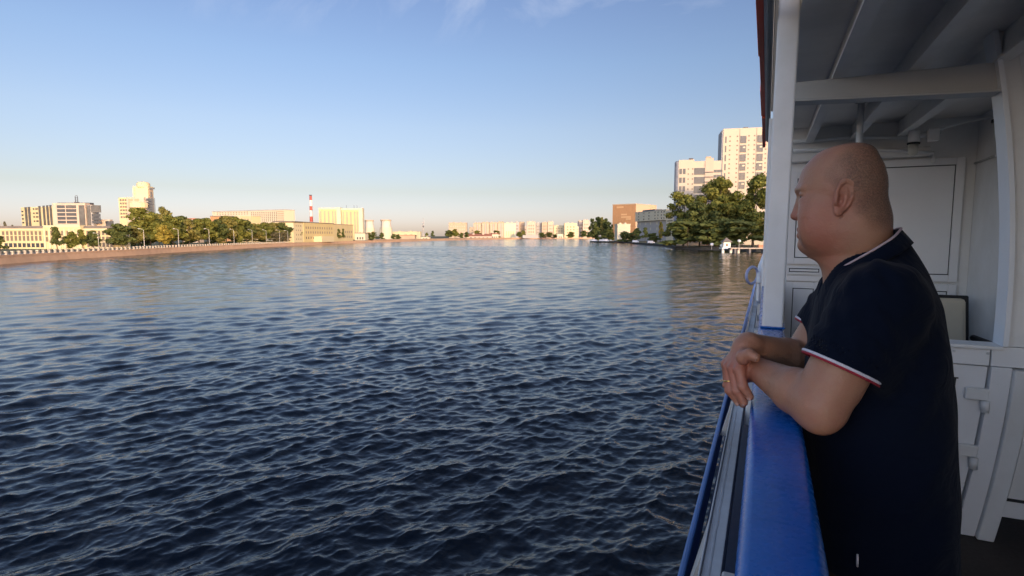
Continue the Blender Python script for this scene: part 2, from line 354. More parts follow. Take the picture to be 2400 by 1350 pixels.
b.grid([b.x(p) for p in (243, 250, 255)], [b.z(250, y) for y in (532, 525)], 1.5, 1.6, y=3)
def slant(px, py0, py1, w, name='window', m=None):       # on the slanted left wing
    Y = 4.5
    for _ in range(8): X = b.xy(px, Y); Y = 9 * (1 - (X - xl) / (xm - xl))
    Y -= .12; o = MB().box(-w / 2, w / 2, -.12, .12, 0, b.z(px, py0) - b.z(px, py1)).build(name, m or glass, b.o)
    o.location = (X, Y, b.z(px, py1)); o.rotation_euler = (0, 0, math.atan2(-9, xm - xl)); return o
for y in (492, 501, 510, 519): slant(57.5, y, y + 3.6, 1.2)
for y in (487, 497, 506, 516): slant(84, y, y + 3.4, .9); slant(91, y, y + 3.4, 1.6)
for p in (66, 73.5, 98, 108, 116.5, 124): slant(p, 484.5 - (p - 54) * .06, 533, 1.5 if p > 80 else 1.7, 'glazed_bay', dkglass)
for zz in range(10):
    pass
g = MB().box(-.8, .8, -.8, .8, 0, .5)
for a_ in (-.6, .6): g.box(a_ - .12, a_ + .12, -.12, .12, .5, b.z(164, 459) - b.z(164, 475))
for k in range(4): g.box(-.6, .6, -.1, .1, 1 + k * .9, 1.2 + k * .9)
o = g.build('mast', darkm, b.o); o.location = (b.x(164), 6, b.z(164, 474))
for p in (148, 175, 190, 201): b.box('roof_plant', darkm, b.x(p) - 1.2, b.x(p) + 1.2, 3, 5.4, b.z(p, 478), b.z(p, 474.2))

# stepped tower block
b = Bld('tower_block', 'tall stepped cream tower with rounded penthouse rising above the trees', 283, 400, 370, 400)
zl = b.z(300, 463); 
b.box('wall', cream, b.x(283), b.x(304), 0, 6, 0, zl); b.box('wall', pinkw, b.x(304) + .02, b.x(345), -1, 6, 0, b.z(320, 462)); b.box('wall', greyw, b.x(345) + .02, b.xy(363, 6), .5, 6, 0, b.z(355, 463))
b.box('upper_tower', creamd, b.x(316), b.x(351), 1, 7, b.z(320, 463), b.z(330, 436)); b.box('upper_wall', pinkw, b.x(351) + .02, b.xy(364, 6), 2, 6, b.z(320, 463), b.z(360, 440))
b.box('parapet_wall', creamd, b.x(316), b.x(320), .6, 1, b.z(320, 463), b.z(320, 440))
MB().lathe([(4.2, 0), (4.2, 2.6), (3.2, 3.6), (1.2, 4.0)], 0, 0, 20).build('penthouse', creamd, b.o).location = (b.xy(343, 4), 4, b.z(345, 438)); 
b.box('glazed_band', dkglass, b.x(354), b.x(365), 1.7, 2, b.z(360, 443), b.z(360, 439))
b.box('glazed_bay', dkglass, b.x(362), b.x(365), .2, .5, 4, b.z(362, 464)); b.box('glazed_bay', dkglass, b.x(366.5), b.x(367), .2, .5, 4, b.z(362, 464)); b.box('glazed_bay', dkglass, b.x(355), b.x(357.5), 1.7, 2, b.z(357, 462), b.z(357, 449))
b.grid([b.x(p) for p in (310, 316, 325, 331)], [b.z(320, y) for y in (483, 477, 471)], 1.6, 1.4, mat('amber_pane', (0.45, 0.26, 0.15), .3), y=-1)
b.grid([b.x(p) for p in (349, 354, 359)], [b.z(350, y) for y in (497, 491, 485, 478, 471)], 1.6, 1.6, y=.5)
b.grid([b.x(p) for p in (288, 294, 300)], [b.z(290, y) for y in (511, 503, 495, 487, 479, 471)], 1.4, 1.3, tanw)
MB().lathe([(6.2, 0), (6.2, 3.2), (5, 4)], 0, 0, 16).build('round_bay', creamd, b.o).location = (b.x(330), 0, b.z(330, 487))

# long white apartment slab
b = Bld('apartment_slab', 'very long white apartment slab with rows of small windows, left of the striped chimney', 500, 640, 668, 590)
zt = b.z(600, 494); b.box('wall', whitew, 0, b.W, 0, 14, 0, zt); b.box('roof', greyw, -.3, b.W + .3, -.3, 14.3, zt, zt + .7)
xs = [b.x(p) for p in lin(592, 650, 13)]
b.grid(xs, [b.z(630, y) for y in (519, 515, 511, 507, 503, 499)], 1.3, 1.1, tanw)
b.grid([b.x(p) for p in lin(512, 582, 12)], [b.z(560, 503), b.z(560, 499)], 1.3, 1.0, tanw)
for y in (522, 517, 512, 507, 502, 497): b.box('balcony_strip', tanw, b.x(653), b.x(667.5), -.5, 0, b.z(660, y), b.z(660, y) + .9)
b = Bld('stair_block', 'pale block with vertical window strips standing in front of the long white slab', 535, 480, 592, 470)
zt = b.z(570, 507); b.box('wall', cream, b.x(565), b.x(591), 0, 10, 0, zt); b.box('wall', creamd, b.x(535), b.x(565) - .02, 2, 10, 0, b.z(545, 506)); b.grid([b.x(p) for p in (570, 576, 583)], [zt * .55], 1.0, zt * .35, tanw)
b = Bld('brick_block', 'small orange brown flat roofed block just above the tree tops', 495, 440, 540, 440)
b.box('wall', brickm, 0, b.W, 0, 12, 0, b.z(520, 507.5)); b.box('roof', roofm, -.2, b.W + .2, -.2, 12.2, b.z(520, 507.5), b.z(520, 507.5) + .5)
b = Bld('pale_house', 'small pale house roof showing over the trees left of the brick block', 430, 420, 462, 420)
b.box('wall', pinkw, 0, b.W, 0, 9, 0, b.z(445, 514)); b.box('roof', redr, -.3, b.W + .3, -.3, 9.3, b.z(445, 514), b.z(445, 511.5))

# yellow four storey block by the quay
b = Bld('quay_building', 'yellow four storey flat roofed building on the quay below the striped chimney', 690, 430, 832, 560)
h = b.z(715, 521.5)
b.box('wall', yellow, b.x(712), b.x(782), 0, 16, 0, h); b.box('wall', creamd, b.x(690), b.x(712) - .02, .4, 16, 0, b.z(700, 522)); b.box('wing_wall', cream, b.x(782) + .02, b.x(830), 1, 16, 0, b.z(800, 526.5))
b.box('roof', roofm, b.x(688), b.x(783), -.4, 16.4, h, h + .6); b.box('wing_roof', roofm, b.x(783) + .05, b.x(831), .7, 16.3, b.z(800, 526.5), b.z(800, 525.5))
for z_ in (.16, .44, .68): b.grid([b.x(p) for p in lin(718, 778, 12)], [h * z_], 1.5, 1.9, tanw if z_ > .2 else glass)
b.grid([b.x(p) for p in (696, 701, 706)], [h * .12, h * .34, h * .56, h * .78], 1.0, 1.2, tanw, y=.4)
b.grid([b.x(p) for p in lin(808, 826, 5)], [h * .2, h * .5], 1.8, 2.0, tanw, y=1)
b.box('annex', creamd, b.x(735), b.x(764), -7, -.02, 0, h * .3)

# twin towers
for k, (p0, p1, yt, lab) in enumerate(((749, 801, 487.5, 'left half of the twin cream high-rises, the one next to the striped chimney'), (801.5, 852, 489, 'right half of the twin cream high-rises, the one beside the cooling towers'))):
    b = Bld('high_rise', lab, p0, 760, p1, 760, group='twin high-rises')
    zt = b.z((p0 + p1) / 2, yt); b.box('wall', yellow, 0, b.W * .80, 0, 18, 0, zt); b.box('end_wall', whitew, b.W * .80 + .02, b.W * .985, -.6, 8, 0, zt + .8); b.box('parapet', whitew, -.2, b.W * .80, -.4, 0, zt - 2.0, zt + .3)
    for q in (.08, .26, .44, .62, .74): b.box('balcony_stack', tanw, b.W * q - .9, b.W * q + .9, -.45, 0, 2, zt - 4)
    if k: 
        for p in (811, 829, 836): b.box('antenna', darkm, b.x(p) - .15, b.x(p) + .15, 5, 5.3, zt, zt + 5)

# chimney
b = Bld('chimney', 'tall red and white striped power station chimney', 727.5, 800, 734.5, 800)
rr_ = b.W / 2; redp = mat('chimney_red', (0.35, 0.07, 0.056), .8); whp = mat('chimney_white', (0.56, 0.532, 0.504), .8)
zs = [0] + [b.z(731, y) for y in (520, 507.5, 493, 483, 469, 459)]
for i in range(6):
    g = MB().lathe([(rr_ * (1.15 - .06 * i), zs[i]), (rr_ * (1.09 - .06 * i), zs[i + 1])], rr_, 0, 24); g.build('band', redp if i % 2 else whp, b.o, False)
MB().lathe([(rr_ * .9, zs[6]), (rr_ * .9, zs[6] + 1.4), (rr_ * .5, zs[6] + 1.5)], rr_, 0, 24).build('rim', darkm, b.o)
# cooling towers
for p0, p1, yt, lab in ((850, 876, 515.5, 'left pale cooling tower partly hidden behind the twin high-rise'), (886, 917, 514.5, 'right pale cooling tower standing clear beside the quay')):
    b = Bld('cooling_tower', lab, p0, 880, p1, 880, group='cooling towers'); r_ = b.W / 2; zt = b.z((p0 + p1) / 2, yt); zm = zt * .60
    MB().lathe([(r_, 0), (r_ * .98, zm * .5), (r_ * .90, zm)], r_, r_, 28).build('lower_shell', whitew, b.o)
    MB().lathe([(r_ * .80, zm + .02), (r_ * .74, zt * .86), (r_ * .76, zt - 2)], r_, r_, 28).build('upper_shell', mat('tower_cladding', (0.49, 0.448, 0.392), .8), b.o)
    MB().lathe([(r_ * .82, zt - 2), (r_ * .82, zt)], r_, r_, 28).build('rim', tanw, b.o)
    MB().box(-.25, .25, -.3, .1, 2, zt - 2).build('ladder', darkm, b.o).location = (r_ * .55, r_ * .12, 0)
# low works and the crane at the end of the quay
def simple(name, label, p0, p1, yt, yb, d, m, rf=None, nwin=0, th=14, rows=2, winm=None, roofh=.8, cat='building', group=None, gable=False):
    b = Bld(name, label, p0, d, p1, d, cat=cat, group=group); h = b.z((p0 + p1) / 2, yt)
    b.box('wall', m, 0, b.W, 0, th, 0, h)
    if gable:
        MB().add([(-.4, -.5, h), (b.W + .4, -.5, h), (b.W + .4, th + .5, h), (-.4, th + .5, h), (-.4, th / 2, h + roofh), (b.W + .4, th / 2, h + roofh)], [(0, 1, 5, 4), (2, 3, 4, 5), (0, 4, 3), (1, 2, 5), (0, 3, 2, 1)]).build('roof', rf or roofm, b.o)
    else: b.box('roof', rf or roofm, -.3, b.W + .3, -.3, th + .3, h, h + roofh)
    for k in range(2 if b.W > 12 else 1): b.box('roof_hut', m, b.W * (.22 + .4 * k), b.W * (.22 + .4 * k) + min(4, b.W * .14), th * .3, th * .6, h + .02, h + roofh + max(1.2, h * .045))
    if nwin: b.grid(lin(b.W / (nwin + 1), b.W * nwin / (nwin + 1), nwin), [h * (.12 + .8 * k / rows) for k in range(rows)], max(1.2, b.W / nwin * .35), max(1.2, h / rows * .35), winm or glass)
    return b
simple('works_shed', 'small pale shed with dark door at the foot of the left cooling tower', 832, 856, 547, 558, 640, whitew, nwin=3, rows=1)
simple('works_shed', 'long flat cream shed right of the cooling towers', 918, 985, 544, 560, 930, creamd, creamd, nwin=5, rows=1, winm=tanw)
simple('works_shed', 'low brownish shed in front of the long cream shed', 938, 972, 552, 562, 860, tanw, redr)
simple('kiosk', 'tiny pale riverside kiosk under the thin crane', 986, 1006, 555.5, 563, 850, whitew, nwin=2, rows=1)
b = Bld('port_crane', 'thin lattice crane standing on the quay by the river bend', 990, 900, 996, 900, cat='crane')
zt = b.z(993, 520); g = MB()
for xx in (0, 2.2):
    for yy in (0, 2.2): g.tube([(xx, yy, 0), (1.1 + (xx - 1.1) * .4, 1.1 + (yy - 1.1) * .4, zt)], .22, 5)
for k in range(10): z_ = zt * k / 10; g.tube([(0, 0, z_), (2.2, 0, z_ + zt / 10)], .12, 4)
g.build('mast', mat('crane_steel', (.35, .33, .33), .7), b.o)
MB().tube([(1.1, 1.1, zt * .75), (2.8, 1, zt), (1.4, 1, b.z(993, 511))], .3, 5).build('jib', bpy.data.materials['crane_steel'], b.o); b.box('cab', darkm, .2, 2.4, 0, 2.2, zt * .7, zt * .78)
# far skyline round the bend
simple('far_block', 'far orange beige slab standing alone, leftmost of the distant skyline', 1052, 1094, 522.5, 552, 1500, tanw, tanw, nwin=7, rows=4, th=25, winm=pinkw)
for p0, p1, y, lab in ((1110, 1128, 523, 'far striped beige tower, first of the row left of the yellow cube'), (1129, 1147, 521.5, 'far striped beige tower, second of the row left of the yellow cube'), (1148, 1166, 522, 'far striped beige tower, third of the row left of the yellow cube'), (1167, 1181, 520.5, 'far striped beige tower touching the yellow cube')):
    b = simple('far_block', lab, p0, p1, y, 552, 1550, tanw, tanw, th=25, group='far striped towers')
    for q in (.2, .5, .8): b.box('balcony_stack', pinkw if q != .5 else greyw, b.W * q - 1.4, b.W * q + 1.4, -.6, 0, 3, b.z(p0, y) - 3)
simple('far_block', 'bright yellowish cube shaped building in the middle of the far shore', 1182, 1208, 523, 555, 1350, mat('pale_yellow_wall', (0.56, 0.532, 0.35), .85), tanw, nwin=4, rows=1, winm=cream)
fs = [(1208, 1216, 520.5, greyw), (1217, 1230, 521, tanw), (1235, 1255, 520, pinkw), (1257, 1269, 523, greyw), (1270, 1283, 522, tanw), (1284, 1297, 520, pinkw), (1298, 1322, 529, creamd), (1323, 1352, 524, creamd), (1345, 1356, 531, whitew), (1356, 1366, 518, pinkw), (1366, 1381, 516.5, pinkw)]
fl_ = ['narrow grey slab right beside the yellow cube', 'brown beige slab second right of the yellow cube', 'pale pink slab with dark recess near the centre of the far shore', 'bluish grey narrow slab right of the pale pink slab', 'small tan slab among far blocks', 'pinkish slab with sloping neighbours among far blocks', 'low wide cream hall on the far shore', 'stepped cream hall with flat roof on the far shore', 'small white annex of the stepped cream hall', 'slim pinkish tower near the dark riverside trees', 'pinkish tower partly hidden by the dark riverside trees']
for (p0, p1, y, m_), lb in zip(fs, fl_): simple('far_block', 'far ' + lb, p0, p1, y, 553, 1500 + (p0 % 7) * 12, m_, m_ if m_ is not whitew else greyw, nwin=3 if p1 - p0 > 11 else 2, rows=4, th=22, winm=tanw)
for p0_, p1_, y_, m_, lb_ in ((1100, 1190, 533, tanw, 'left of three, behind the striped towers'), (1205, 1290, 531, pinkw, 'middle of three, right of the yellow cube'), (1285, 1380, 533, tanw, 'right of three, behind the stepped cream hall')): simple('far_block', 'long low hazy terrace on the far shore, ' + lb_, p0_, p1_, y_, 553, 1750, m_, m_, nwin=12, rows=3, th=20, winm=tanw)
simple('red_roof_hall', 'low hall with a broad red roof on the far quay', 1094, 1152, 553.5, 560, 1150, pinkw, redr, nwin=5, rows=1, th=26, roofh=5, gable=True)
simple('red_roof_hall', 'small pale hall with a red roof right of the broad red roofed hall', 1150, 1168, 549, 558, 1200, whitew, redr, nwin=3, rows=1, th=16, roofh=3, gable=True)
simple('far_shed', 'low greyish shed behind the far shrubs', 1225, 1262, 551.5, 557, 1250, greyw, greyw)
simple('far_shed', 'small white shed between far shrubs', 1306, 1320, 549.5, 555, 1300, whitew, whitew, nwin=2, rows=1)

# right bank
b = Bld('brick_building', 'windowless orange building catching the sun beyond the dark right bank trees', 1435, 720, 1489, 700, 1.2)
zt = b.z(1450, 480.5); b.box('wall', brickm, 0, b.W, 0, 30, 0, zt); MB().prism([(b.W + .02, 0), (b.x(1513), 9), (b.x(1513), 30), (b.W + .02, 30)], 0, zt - .3).build('end_wall', mat('pale_orange_wall', (0.462, 0.315, 0.21), .9), b.o)
b.box('roof', tanw, -.3, b.W, -.3, 30, zt, zt + 1.2)
for y, p0, p1 in ((503, 1455, 1468), (509, 1455, 1477), (513.5, 1466, 1477), (486, 1444, 1460)): b.box('wall_panel', mat('panel_orange', (0.462, 0.294, 0.154), .9) if 'panel_orange' not in bpy.data.materials else bpy.data.materials['panel_orange'], b.x(p0), b.x(p1), -.2, 0, b.z(p0, y) - 1, b.z(p0, y) + 1)
b = simple('white_cube_house', 'plain white cube building low in front of the orange building', 1447, 1477, 526.5, 552, 560, whitew, whitew, th=16)
b = Bld('office_block', 'pale grey office block shaped like a gateway with a sunken grey middle', 1488, 650, 1576, 560, 1.2)
zt = b.z(1530, 494.5); zs_ = b.z(1530, 517)
b.box('wall', whitew, 0, b.x(1560), 0, 14, zs_, zt); b.box('side_wall', whitew, b.x(1560) + .02, b.W, .3, 16, 0, zt - .4); b.box('back_wall', greyw, 0, b.x(1560), 2.5, 14, 0, zs_ - .02)
b.box('roof', darkm, b.x(1499), b.x(1527), 3, 12, zt, zt + 2.2); b.box('parapet', greyw, -.2, b.W, -.3, 0, zt, zt + .5)
b.grid([b.x(p) for p in (1496, 1508, 1520, 1534, 1541, 1549, 1555)], [b.z(1520, y) for y in (515, 508, 501)], 2.2, 1.7)
b.grid([b.x(p) for p in (1495, 1508, 1519, 1534)], [b.z(1520, y) for y in (540, 527)], 2.4, 3, whitew, y=2.5)
for y in (500, 506, 512, 519, 526, 533): b.box('balcony_strip', glass, b.x(1563), b.W - 1, -.02, .3, b.z(1565, y), b.z(1565, y) + 1.0)

def tower(label, p0, d0, p1, d1, ytop, spec):
    b = Bld('tower_block', label, p0, d0, p1, d1, 1.2); zt = b.z((p0 + p1) / 2, ytop); return b, zt
b, zt = tower('white high-rise with rounded dark edge and balcony bays, left of the tallest tower', 1580, 345, 1685, 338, 373.5, None)
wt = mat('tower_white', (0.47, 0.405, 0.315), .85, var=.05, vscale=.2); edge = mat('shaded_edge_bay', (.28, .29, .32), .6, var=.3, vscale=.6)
b.box('wall', wt, 1.6, b.x(1622), 0, 20, 0, zt); b.box('wall', wt, b.x(1622) + .02, b.W, .6, 20, 0, zt - 1)
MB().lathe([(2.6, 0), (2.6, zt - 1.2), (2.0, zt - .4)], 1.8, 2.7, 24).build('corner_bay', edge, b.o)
b.box('pilaster', pinkw, b.x(1648), b.x(1667), .2, .58, 0, zt + .6); b.box('roof', darkm, b.x(1610), b.x(1620), 4, 8, zt, zt + 1.4); b.box('roof', tanw, b.x(1650), b.x(1662), 4, 8, zt, zt + 2)
rows = np.arange(zt - 6, zt * .42, -3.0)
b.grid([b.x(1593.5) - .6, b.x(1599.5)], [r for r in np.arange(zt - 8.5, zt * .42, -5.2)], 1.5, 3.2, dkglass, 'balcony'); b.grid([b.x(1609), b.x(1619)], rows[::1], .8, .9, tanw)
b.grid([b.x(1635)], [r for r in np.arange(zt - 9, zt * .40, -5.4)], 6.2, 4.0, dkglass, 'balcony', .5, y=.6); b.grid([b.x(1657)], [r for r in np.arange(zt - 8, zt * .40, -2.9)], 5.0, .5, darkm, 'balcony_strip', .5, y=.2)
b.grid([b.x(1671.5), b.x(1679), b.x(1685)], [r for r in np.arange(zt - 8, zt * .45, -3.0)], 1.7, 1.6, dkglass, y=.6)
b, zt = tower('tallest cream high-rise with dark balcony columns, nearest the ship edge', 1684, 372, 1852, 362, 298.5, None)
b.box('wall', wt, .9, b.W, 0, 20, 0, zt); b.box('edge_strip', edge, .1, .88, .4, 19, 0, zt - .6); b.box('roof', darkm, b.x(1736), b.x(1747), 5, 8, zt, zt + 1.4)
for p in (1725, 1764, 1806): b.box('joint', darkm, b.x(p) - .12, b.x(p) + .12, -.06, 0, zt * .3, zt - .3)
rows = np.arange(zt - 5.6, zt * .42, -2.92)
b.grid([b.x(p) for p in (1703, 1720, 1746.5, 1759.5, 1786, 1800)], rows, .95, .95, tanw)
for p in (1734, 1773, 1815):
    b.grid([b.x(p)], [r for r in np.arange(zt - 9.6, zt * .42, -5.84)], 3.5, 4.6, dkglass, 'balcony', .7)
b.grid([b.x(1693.5)], [r for r in np.arange(zt - 9.2, zt * .42, -5.84)], .9, 4.2, dkglass, 'balcony')
b.grid([b.x(1734) + 0.5, b.x(1773) + .5], [r - 3.2 for r in np.arange(zt - 9.6, zt * .5, -11.68)], 1.5, .9, whitew, 'balcony_panel', .8)

b = Bld('apartment_slab', 'long plain apartment slab added to shade the right bank trees, hidden by the ship cabin', 2700, 0, 0, 0, 1.2) if False else None
r_ = empty('apartment_slab', (*w2(205, 150), 1.2), YAW, 'unseen plain pale apartment slab added to shade the right bank trees, behind the ship cabin', 'building')  # unseen block added to cast shade on the lower right bank trees
MB().box(-30, 45, -9, 9, 0, 45).build('wall', pinkw, r_); MB().box(-30.4, 45.4, -9.4, 9.4, 45, 46).build('roof', roofm, r_)
for q_ in range(8): MB().box(-27 + q_ * 9, -24 + q_ * 9, -9.3, -9, 3, 38).build('balcony_stack', dkglass, r_)

# ------------------------------------------------------------------ lamps on the left quay
lampm = mat('lamp_steel', (0.42, 0.40, 0.37), .6, 0.0); lheadm = mat('lamp_head', (.6, .58, .54), .5)
def quay_d(px): 
    ps = [p for p, _ in LEFT]; return dwater(px, float(np.interp(px, ps, [y for _, y in LEFT]))) + 5
ordn = ['first', 'second', 'third', 'fourth', 'fifth', 'sixth', 'seventh', 'eighth', 'ninth']
proto = None
for k, (px, yt) in enumerate(((230, 546), (337, 536), (418, 536), (490, 536), (548, 537), (591, 537.5), (624, 538.5), (655, 539), (674.5, 540))):
    d = quay_d(px); zt = zat(px, yt, d) - GZ
    if proto is None:
        r_ = empty('street_lamp', gpt(px, d, GZ)); p_ = MB().lathe([(.20, 0), (.20, .8), (.13, .9), (.09, 1.0)], n=10); p_.v = [(x, y, z if z < .95 else 9.0) for x, y, z in p_.v]; p_.build('pole', lampm, r_)
        MB().tube([(0, 0, 8.7), (-.5, 0, 9.25), (-1.7, 0, 9.5)], .06, 6).build('arm', lampm, r_); MB().box(-2.4, -1.5, -.16, .16, 9.4, 9.62).build('lamp_head', lheadm, r_, bevel=.05); proto = r_
    else:
        r_ = proto.copy(); C.objects.link(r_)
        for ch in list(proto.children):
            c_ = ch.copy(); C.objects.link(c_); c_.parent = r_
    r_.location = gpt(px, d, GZ); r_.rotation_euler = (0, 0, YAW + R(8)); f_ = zt / 9.5; r_.scale = (f_, f_, f_)
    tag(r_, f'tall grey street lamp on the left quay, {ordn[k]} in the row counted from the left', 'street lamp', 'street lamps on the left quay')

# ------------------------------------------------------------------ trees
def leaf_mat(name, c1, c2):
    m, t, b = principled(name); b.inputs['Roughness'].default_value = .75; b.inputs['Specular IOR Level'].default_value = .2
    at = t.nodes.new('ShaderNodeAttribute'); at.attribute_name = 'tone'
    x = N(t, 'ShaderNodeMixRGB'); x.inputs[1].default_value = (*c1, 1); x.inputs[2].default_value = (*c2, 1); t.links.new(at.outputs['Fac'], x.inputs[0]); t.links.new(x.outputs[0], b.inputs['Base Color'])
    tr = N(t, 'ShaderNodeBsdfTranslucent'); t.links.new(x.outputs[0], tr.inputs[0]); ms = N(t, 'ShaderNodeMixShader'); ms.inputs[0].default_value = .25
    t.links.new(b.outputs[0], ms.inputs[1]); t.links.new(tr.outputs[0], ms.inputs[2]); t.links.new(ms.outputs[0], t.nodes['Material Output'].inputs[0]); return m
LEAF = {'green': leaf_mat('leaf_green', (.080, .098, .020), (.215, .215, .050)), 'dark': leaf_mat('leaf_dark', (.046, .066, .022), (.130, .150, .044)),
        'yellow': leaf_mat('leaf_yellow', (.20, .17, .030), (.34, .27, .055)), 'olive': leaf_mat('leaf_olive', (.10, .105, .028), (.24, .215, .065)), 'grey': leaf_mat('leaf_greyish', (.09, .085, .05), (.18, .165, .10))}
barkm = mat('bark', (.09, .07, .05), .95, var=.4, vscale=1.0)
def crown_mesh(seed, shape='round', n=2600, leaf=.055, low=.16):
    # unit tree: height 1, crown radius about .3 (x, y scaled per tree)
    g = np.random.default_rng(seed); lobes = []
    nl = {'round': 20, 'tall': 24, 'cone': 18, 'wide': 46, 'shrub': 12}[shape]
    for i in range(nl):
        f = g.random(); z = low + .08 + (0.86 - low) * f
        env = {'round': math.sin(math.pi * min(1, .18 + .78 * f)) * .30, 'tall': (.26 * (1 - f ** 3) + .06) , 'cone': .28 * (1 - f) + .05, 'wide': (.34 if f < .7 else .26) * (1 - .35 * f), 'shrub': .32 * (1 - f * .6)}[shape]
        a = g.uniform(0, 6.283); rr = env * math.sqrt(g.random()) * .95
        lobes.append((rr * math.cos(a), rr * math.sin(a), z, (g.uniform(.045, .10) if shape == 'wide' else g.uniform(.07, .14)) * (1.15 - .3 * f), g.random()))
    L = np.array(lobes); per = n // nl; P = []; T = []; NRM = []
    for l in L:
        d = g.normal(size=(per, 3)); d /= np.linalg.norm(d, axis=1)[:, None]
        rad = l[3] * (0.35 + .75 * g.random(per) ** .8)
        p = d * rad[:, None] * np.array([1.1, 1.1, .85]) + l[:3]; P.append(p); T.append(np.clip(l[4] * .7 + g.normal(0.15, .2, per), 0, 1)); NRM.append(d)
    P = np.concatenate(P); T = np.concatenate(T); D = np.concatenate(NRM)
    m_ = len(P); nrm = D + g.normal(0, .55, (m_, 3)); nrm /= np.linalg.norm(nrm, axis=1)[:, None]
    t1 = np.cross(nrm, g.normal(size=(m_, 3))); t1 /= np.linalg.norm(t1, axis=1)[:, None]; t2 = np.cross(nrm, t1)
    s1 = (leaf * g.uniform(.5, 1.1, m_))[:, None]; s2 = s1 * g.uniform(.5, .9, m_)[:, None]
    V = np.stack([P - t1 * s1, P - t2 * s2 * .8 + t1 * s1 * .1, P + t1 * s1, P + t2 * s2], 1).reshape(-1, 3)
    me = bpy.data.meshes.new('crown'); me.vertices.add(len(V)); me.vertices.foreach_set('co', V.astype(np.float32).ravel())
    me.loops.add(4 * m_); me.loops.foreach_set('vertex_index', np.arange(4 * m_, dtype=np.int32)); me.polygons.add(m_); me.polygons.foreach_set('loop_start', np.arange(0, 4 * m_, 4, dtype=np.int32)); me.update(calc_edges=True)
    at = me.attributes.new('tone', 'FLOAT', 'FACE'); at.data.foreach_set('value', T.astype(np.float32))
    me['lobes'] = [float(x) for x in L[:8, :3].ravel()]; return me
def trunk_mesh(seed, cm, low):
    g = np.random.default_rng(seed + 50); L = np.array(cm['lobes']).reshape(-1, 3); b = MB()
    b.tube([(0, 0, -.02), (.004, .003, low), (g.normal(0, .01), g.normal(0, .01), .5), (g.normal(0, .02), 0, .82)], [.026, .019, .012, .004], 8)
    for l in L[:7]: b.tube([(0, 0, max(low, l[2] * .55)), (l[0] * .5, l[1] * .5, l[2] * .82), tuple(l)], [.010, .007, .003], 5)
    return mesh('trunk', b.v, b.f)
PROTO = {}
for key, sh, n, lf, low in (('r1', 'round', 2600, .052, .16), ('r2', 'round', 2400, .055, .2), ('t1', 'tall', 2800, .045, .14), ('t2', 'tall', 2800, .046, .1), ('c1', 'cone', 2000, .05, .06), ('w1', 'wide', 9000, .024, .10), ('w2', 'wide', 9000, .024, .08), ('w3', 'wide', 9000, .024, .10), ('s1', 'shrub', 900, .08, .02)):
    cm = crown_mesh(hash(key) % 1 + len(PROTO) * 13 + 3, sh, n, lf, low); PROTO[key] = (cm, trunk_mesh(len(PROTO), cm, low))
CM = {}
def tree(px, ytop, d, key, kind, label, wpx, group=None, base=GZ, name='tree', rot=None):
    h = zat(px, ytop, d) - base; r_ = empty(name, gpt(px, d, base), random.uniform(0, 6.28) if rot is None else rot, label, 'tree' if name != 'shrub' else 'shrub', group)
    cm, tm = PROTO[key]; k2 = (key, kind)
    if k2 not in CM:
        c2 = cm.copy(); c2.materials.append(LEAF[kind]); t2 = tm.copy(); t2.materials.append(barkm); CM[k2] = (c2, t2)
    c2, t2 = CM[k2]; u, y, _ = ray(px, YH); wid = wpx / F * d / y * math.sqrt(1 + 0 * u)
    sx = wid / .66
    for nm, me in (('trunk', t2), ('crown', c2)):
        o = bpy.data.objects.new(nm, me); C.objects.link(o); o.parent = r_; o.scale = (sx, sx, h) if nm == 'crown' else (min(sx, h * .8), min(sx, h * .8), h)
    return r_
qd = quay_d
GT = 'trees behind the left quay'
